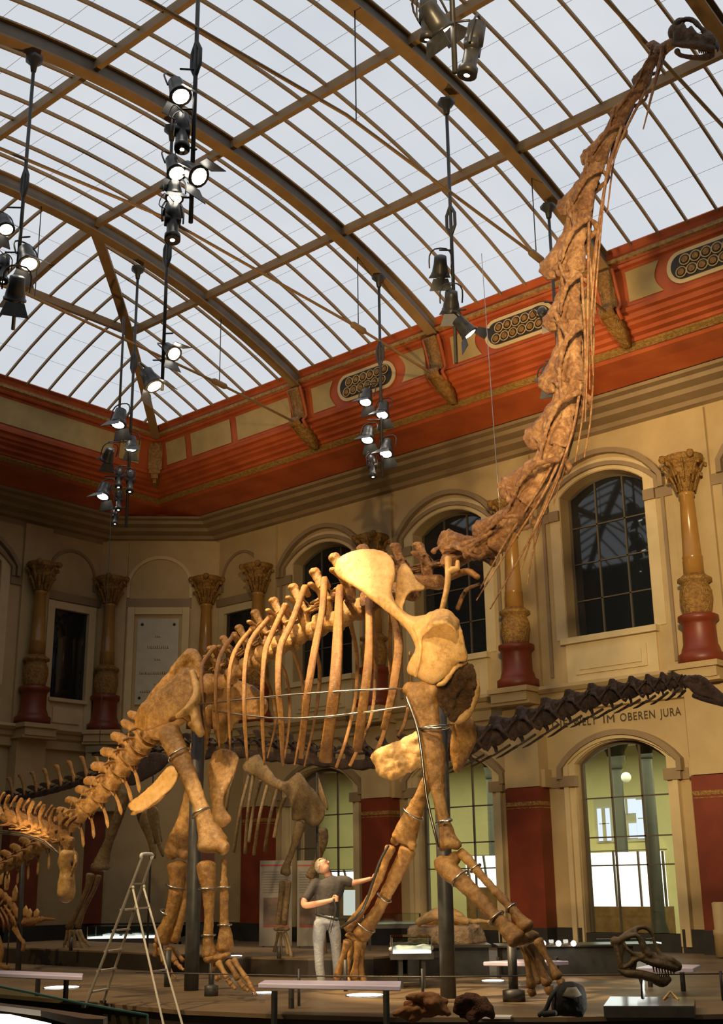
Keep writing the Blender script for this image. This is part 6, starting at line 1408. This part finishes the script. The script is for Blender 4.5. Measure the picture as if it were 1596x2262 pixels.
for s in (-1, 1):
    c = hc+fd*.108+tr*s*.035+hu*.028; b.tube([c+(tr*math.cos(a)+hu*math.sin(a))*.022 for a in [2*PI*k/10 for k in range(11)]], .0035, 5); b.tube([c+tr*s*.022, hc+tr*s*.098+hu*.02], .003, 4)
obj('glasses', b, steel, man)
b = MB(); c = H(741, 2000, -.30); b.tube([pc-FWH*.03, H(742, 2005, -.26), H(738, 2026, -.22)], [.024, .022, .018], 8, sm=2); b.tube([H(738, 2024, -.22), H(730, 2060, -.15)], .006, 5); b.tube([H(733, 2024, -.2), H(724, 2058, -.15)], .005, 5)
tag(obj('hand_tool', b, lampcase), 'dark tool with hanging cord held in the man\'s fist', 'tool')
# small pulpit with lit sheet behind the man
b = MB()
g = thing('info_lectern', V((DP(765, 2100, 19.6).x, DP(765, 2100, 19.6).y, 0)), 'slim information lectern with glowing sheet between the man and the fore leg', 'lectern')
def lecb(nm, x0, x1, y0, y1, mt, D=19.6, dep=.03): b = MB(); b.prism([DP(x0, y0, D), DP(x1, y0, D), DP(x1, y1, D), DP(x0, y1, D)], FWH*0, FWH*dep); return obj(nm, b, mt, g, smooth=False)
lecb('lit_sheet', 758, 784, 1966, 2022, mat_emit('lit_sheet_glow', (.9, 1, .85), .6)); lecb('tray', 745, 790, 2028, 2034, blacksteel, 19.5, .2); lecb('stem', 762, 768, 2034, 2166, blacksteel, 19.6, .04)
# ================================================================ things seen in the rooms behind the glass
def rbox(nm, x0, x1, y0, y1, Y, dep, mt, root, z0=None):
    a, c = YP(x0, y1, Y), YP(x1, y0, Y); m = MB(); zb_ = a.z if z0 is None else z0
    m.hexa([V((a.x, Y, zb_)), V((c.x, Y, zb_)), V((c.x, Y+dep, zb_)), V((a.x, Y+dep, zb_)), V((a.x, Y, c.z)), V((c.x, Y, c.z)), V((c.x, Y+dep, c.z)), V((a.x, Y+dep, c.z))]); return obj(nm, m, mt, root, smooth=False)
woodm = M('wood_counter', (.26, .15, .06), (.18, .10, .04), 5, .5)
def lightcase(lab, x0, x1, y0, y1, yb, Y, ndiv):
    a = YP((x0+x1)/2, yb, Y); g = thing('light_wall_showcase', (a.x, Y, 0), lab, 'showcase', 'glowing showcases in the rooms behind')
    rbox('lit_panel', x0, x1, y0, y1, Y, .1, lightbox, g); rbox('base_cabinet', x0, x1+4, y1, yb, Y-.3, .5, woodm, g, z0=0)
    rbox('top_rail', x0-2, x1+2, y0-3, y0, Y-.05, .2, winframe, g)
    for k in range(ndiv+1):
        x = x0+(x1-x0)*k/ndiv; m = MB(); p, q = YP(x, y0, Y-.06), YP(x+10, y1, Y-.06); m.bar(p, q, .05); obj('divider', m, winframe, g, smooth=False)
lightcase('glowing white showcase wall seen through the right arched window', 1299, 1462, 1880, 2003, 2050, 28.2, 3)
lightcase('glowing white showcase seen through the arched window behind the fore leg', 1030, 1104, 1890, 1960, 2000, 28.4, 2)
lightcase('glowing white showcase behind the standing man', 728, 790, 1922, 1955, 2010, 28.4, 2)
gcol = M('grey_green_iron_column', (.035, .035, .025), rough=.6)
for x, y, Y, lab in ((1360, 1700, 28.8, 'slender iron column in the right side room, left one'), (1424, 1660, 26.8, 'slender iron column in the right side room, right one'), (1085, 1715, 28.8, 'iron column capital in the side room behind the fore leg')):
    p = YP(x, y, Y); g = thing('iron_column', (p.x, Y, 0), lab, 'column', 'iron columns in the side rooms'); m = MB(); zt = 4.98
    m.lathe((p.x, Y, 0), [(.26, 0), (.24, .3), (.17, .5), (.15, zt-.75)], 14); obj('shaft', m, gcol, g); m = MB(); m.lathe((p.x, Y, 0), [(.15, zt-.75), (.18, zt-.7), (.17, zt-.6), (.24, zt-.3), (.38, zt-.08), (.40, zt), (.36, zt+.1)], 14); obj('capital', m, gcol, g)
p = YP(1382, 1717, 28.2); g = thing('globe_lamp', p, 'white globe pendant lamp in the right side room', 'lamp'); m = MB(); m.ball(p, .13, 14); obj('globe', m, M('opal_globe', (.8, .78, .6), rough=.3, emit=(1, 1, .75), es=.25), g); m = MB(); m.tube([p, V((p.x, p.y, 5.1))], .008, 5); obj('cord', m, winframe, g)
wfr = M('pale_green_window_frame', (.36, .34, .22), rough=.6)
g = bpy.data.objects.new('window_30', None); COL.objects.link(g); g.location = YP(1370, 1850, 31.7); g['kind'] = 'structure'
for x0, x1, y0, y1 in ((1322, 1344, 1785, 1858), (1362, 1402, 1764, 1798), (1364, 1404, 1818, 1852), (1408, 1424, 1766, 1852)): rbox('pane', x0, x1, y0, y1, 31.72, .03, daylight, g)
rbox('frame', 1317, 1428, 1758, 1862, 31.76, .03, wfr, g)
for x0, x1, y0, y1 in ((1332, 1334, 1785, 1858), (1322, 1344, 1818, 1821), (1381, 1383, 1764, 1798), (1384, 1386, 1818, 1852), (1408, 1424, 1806, 1809)): rbox('mullion', x0, x1, y0, y1, 31.69, .03, wfr, g)
b = MB(); p = YP(1592, 2035, 23.0); b.lathe((p.x, p.y, 0), [(.16, .02), (.16, .40), (.17, .42), (.17, .5), (.14, .52), (.15, 1.0), (.12, 1.02)], 16)
tag(obj('round_stool', b, cream), 'small pale cylindrical stand at the right edge before the red pillar', 'stand')
# ceiling projector dark thing hanging over the tail
c = DP(219, 1656, 24.5); g = thing('hanging_device', c, 'dark flat device hanging on a thin cable above the tail', 'device'); b = MB(); b.box(c, (.45, .3, .12), Matrix.Rotation(.5, 3, 'Z')); b.box(c+V((0, 0, -.08)), (.2, .2, .08)); obj('body', b, blacksteel, g, smooth=False); b = MB(); b.tube([c, V((c.x, c.y, 9.0))], .01, 4); obj('cable', b, blacksteel, g)
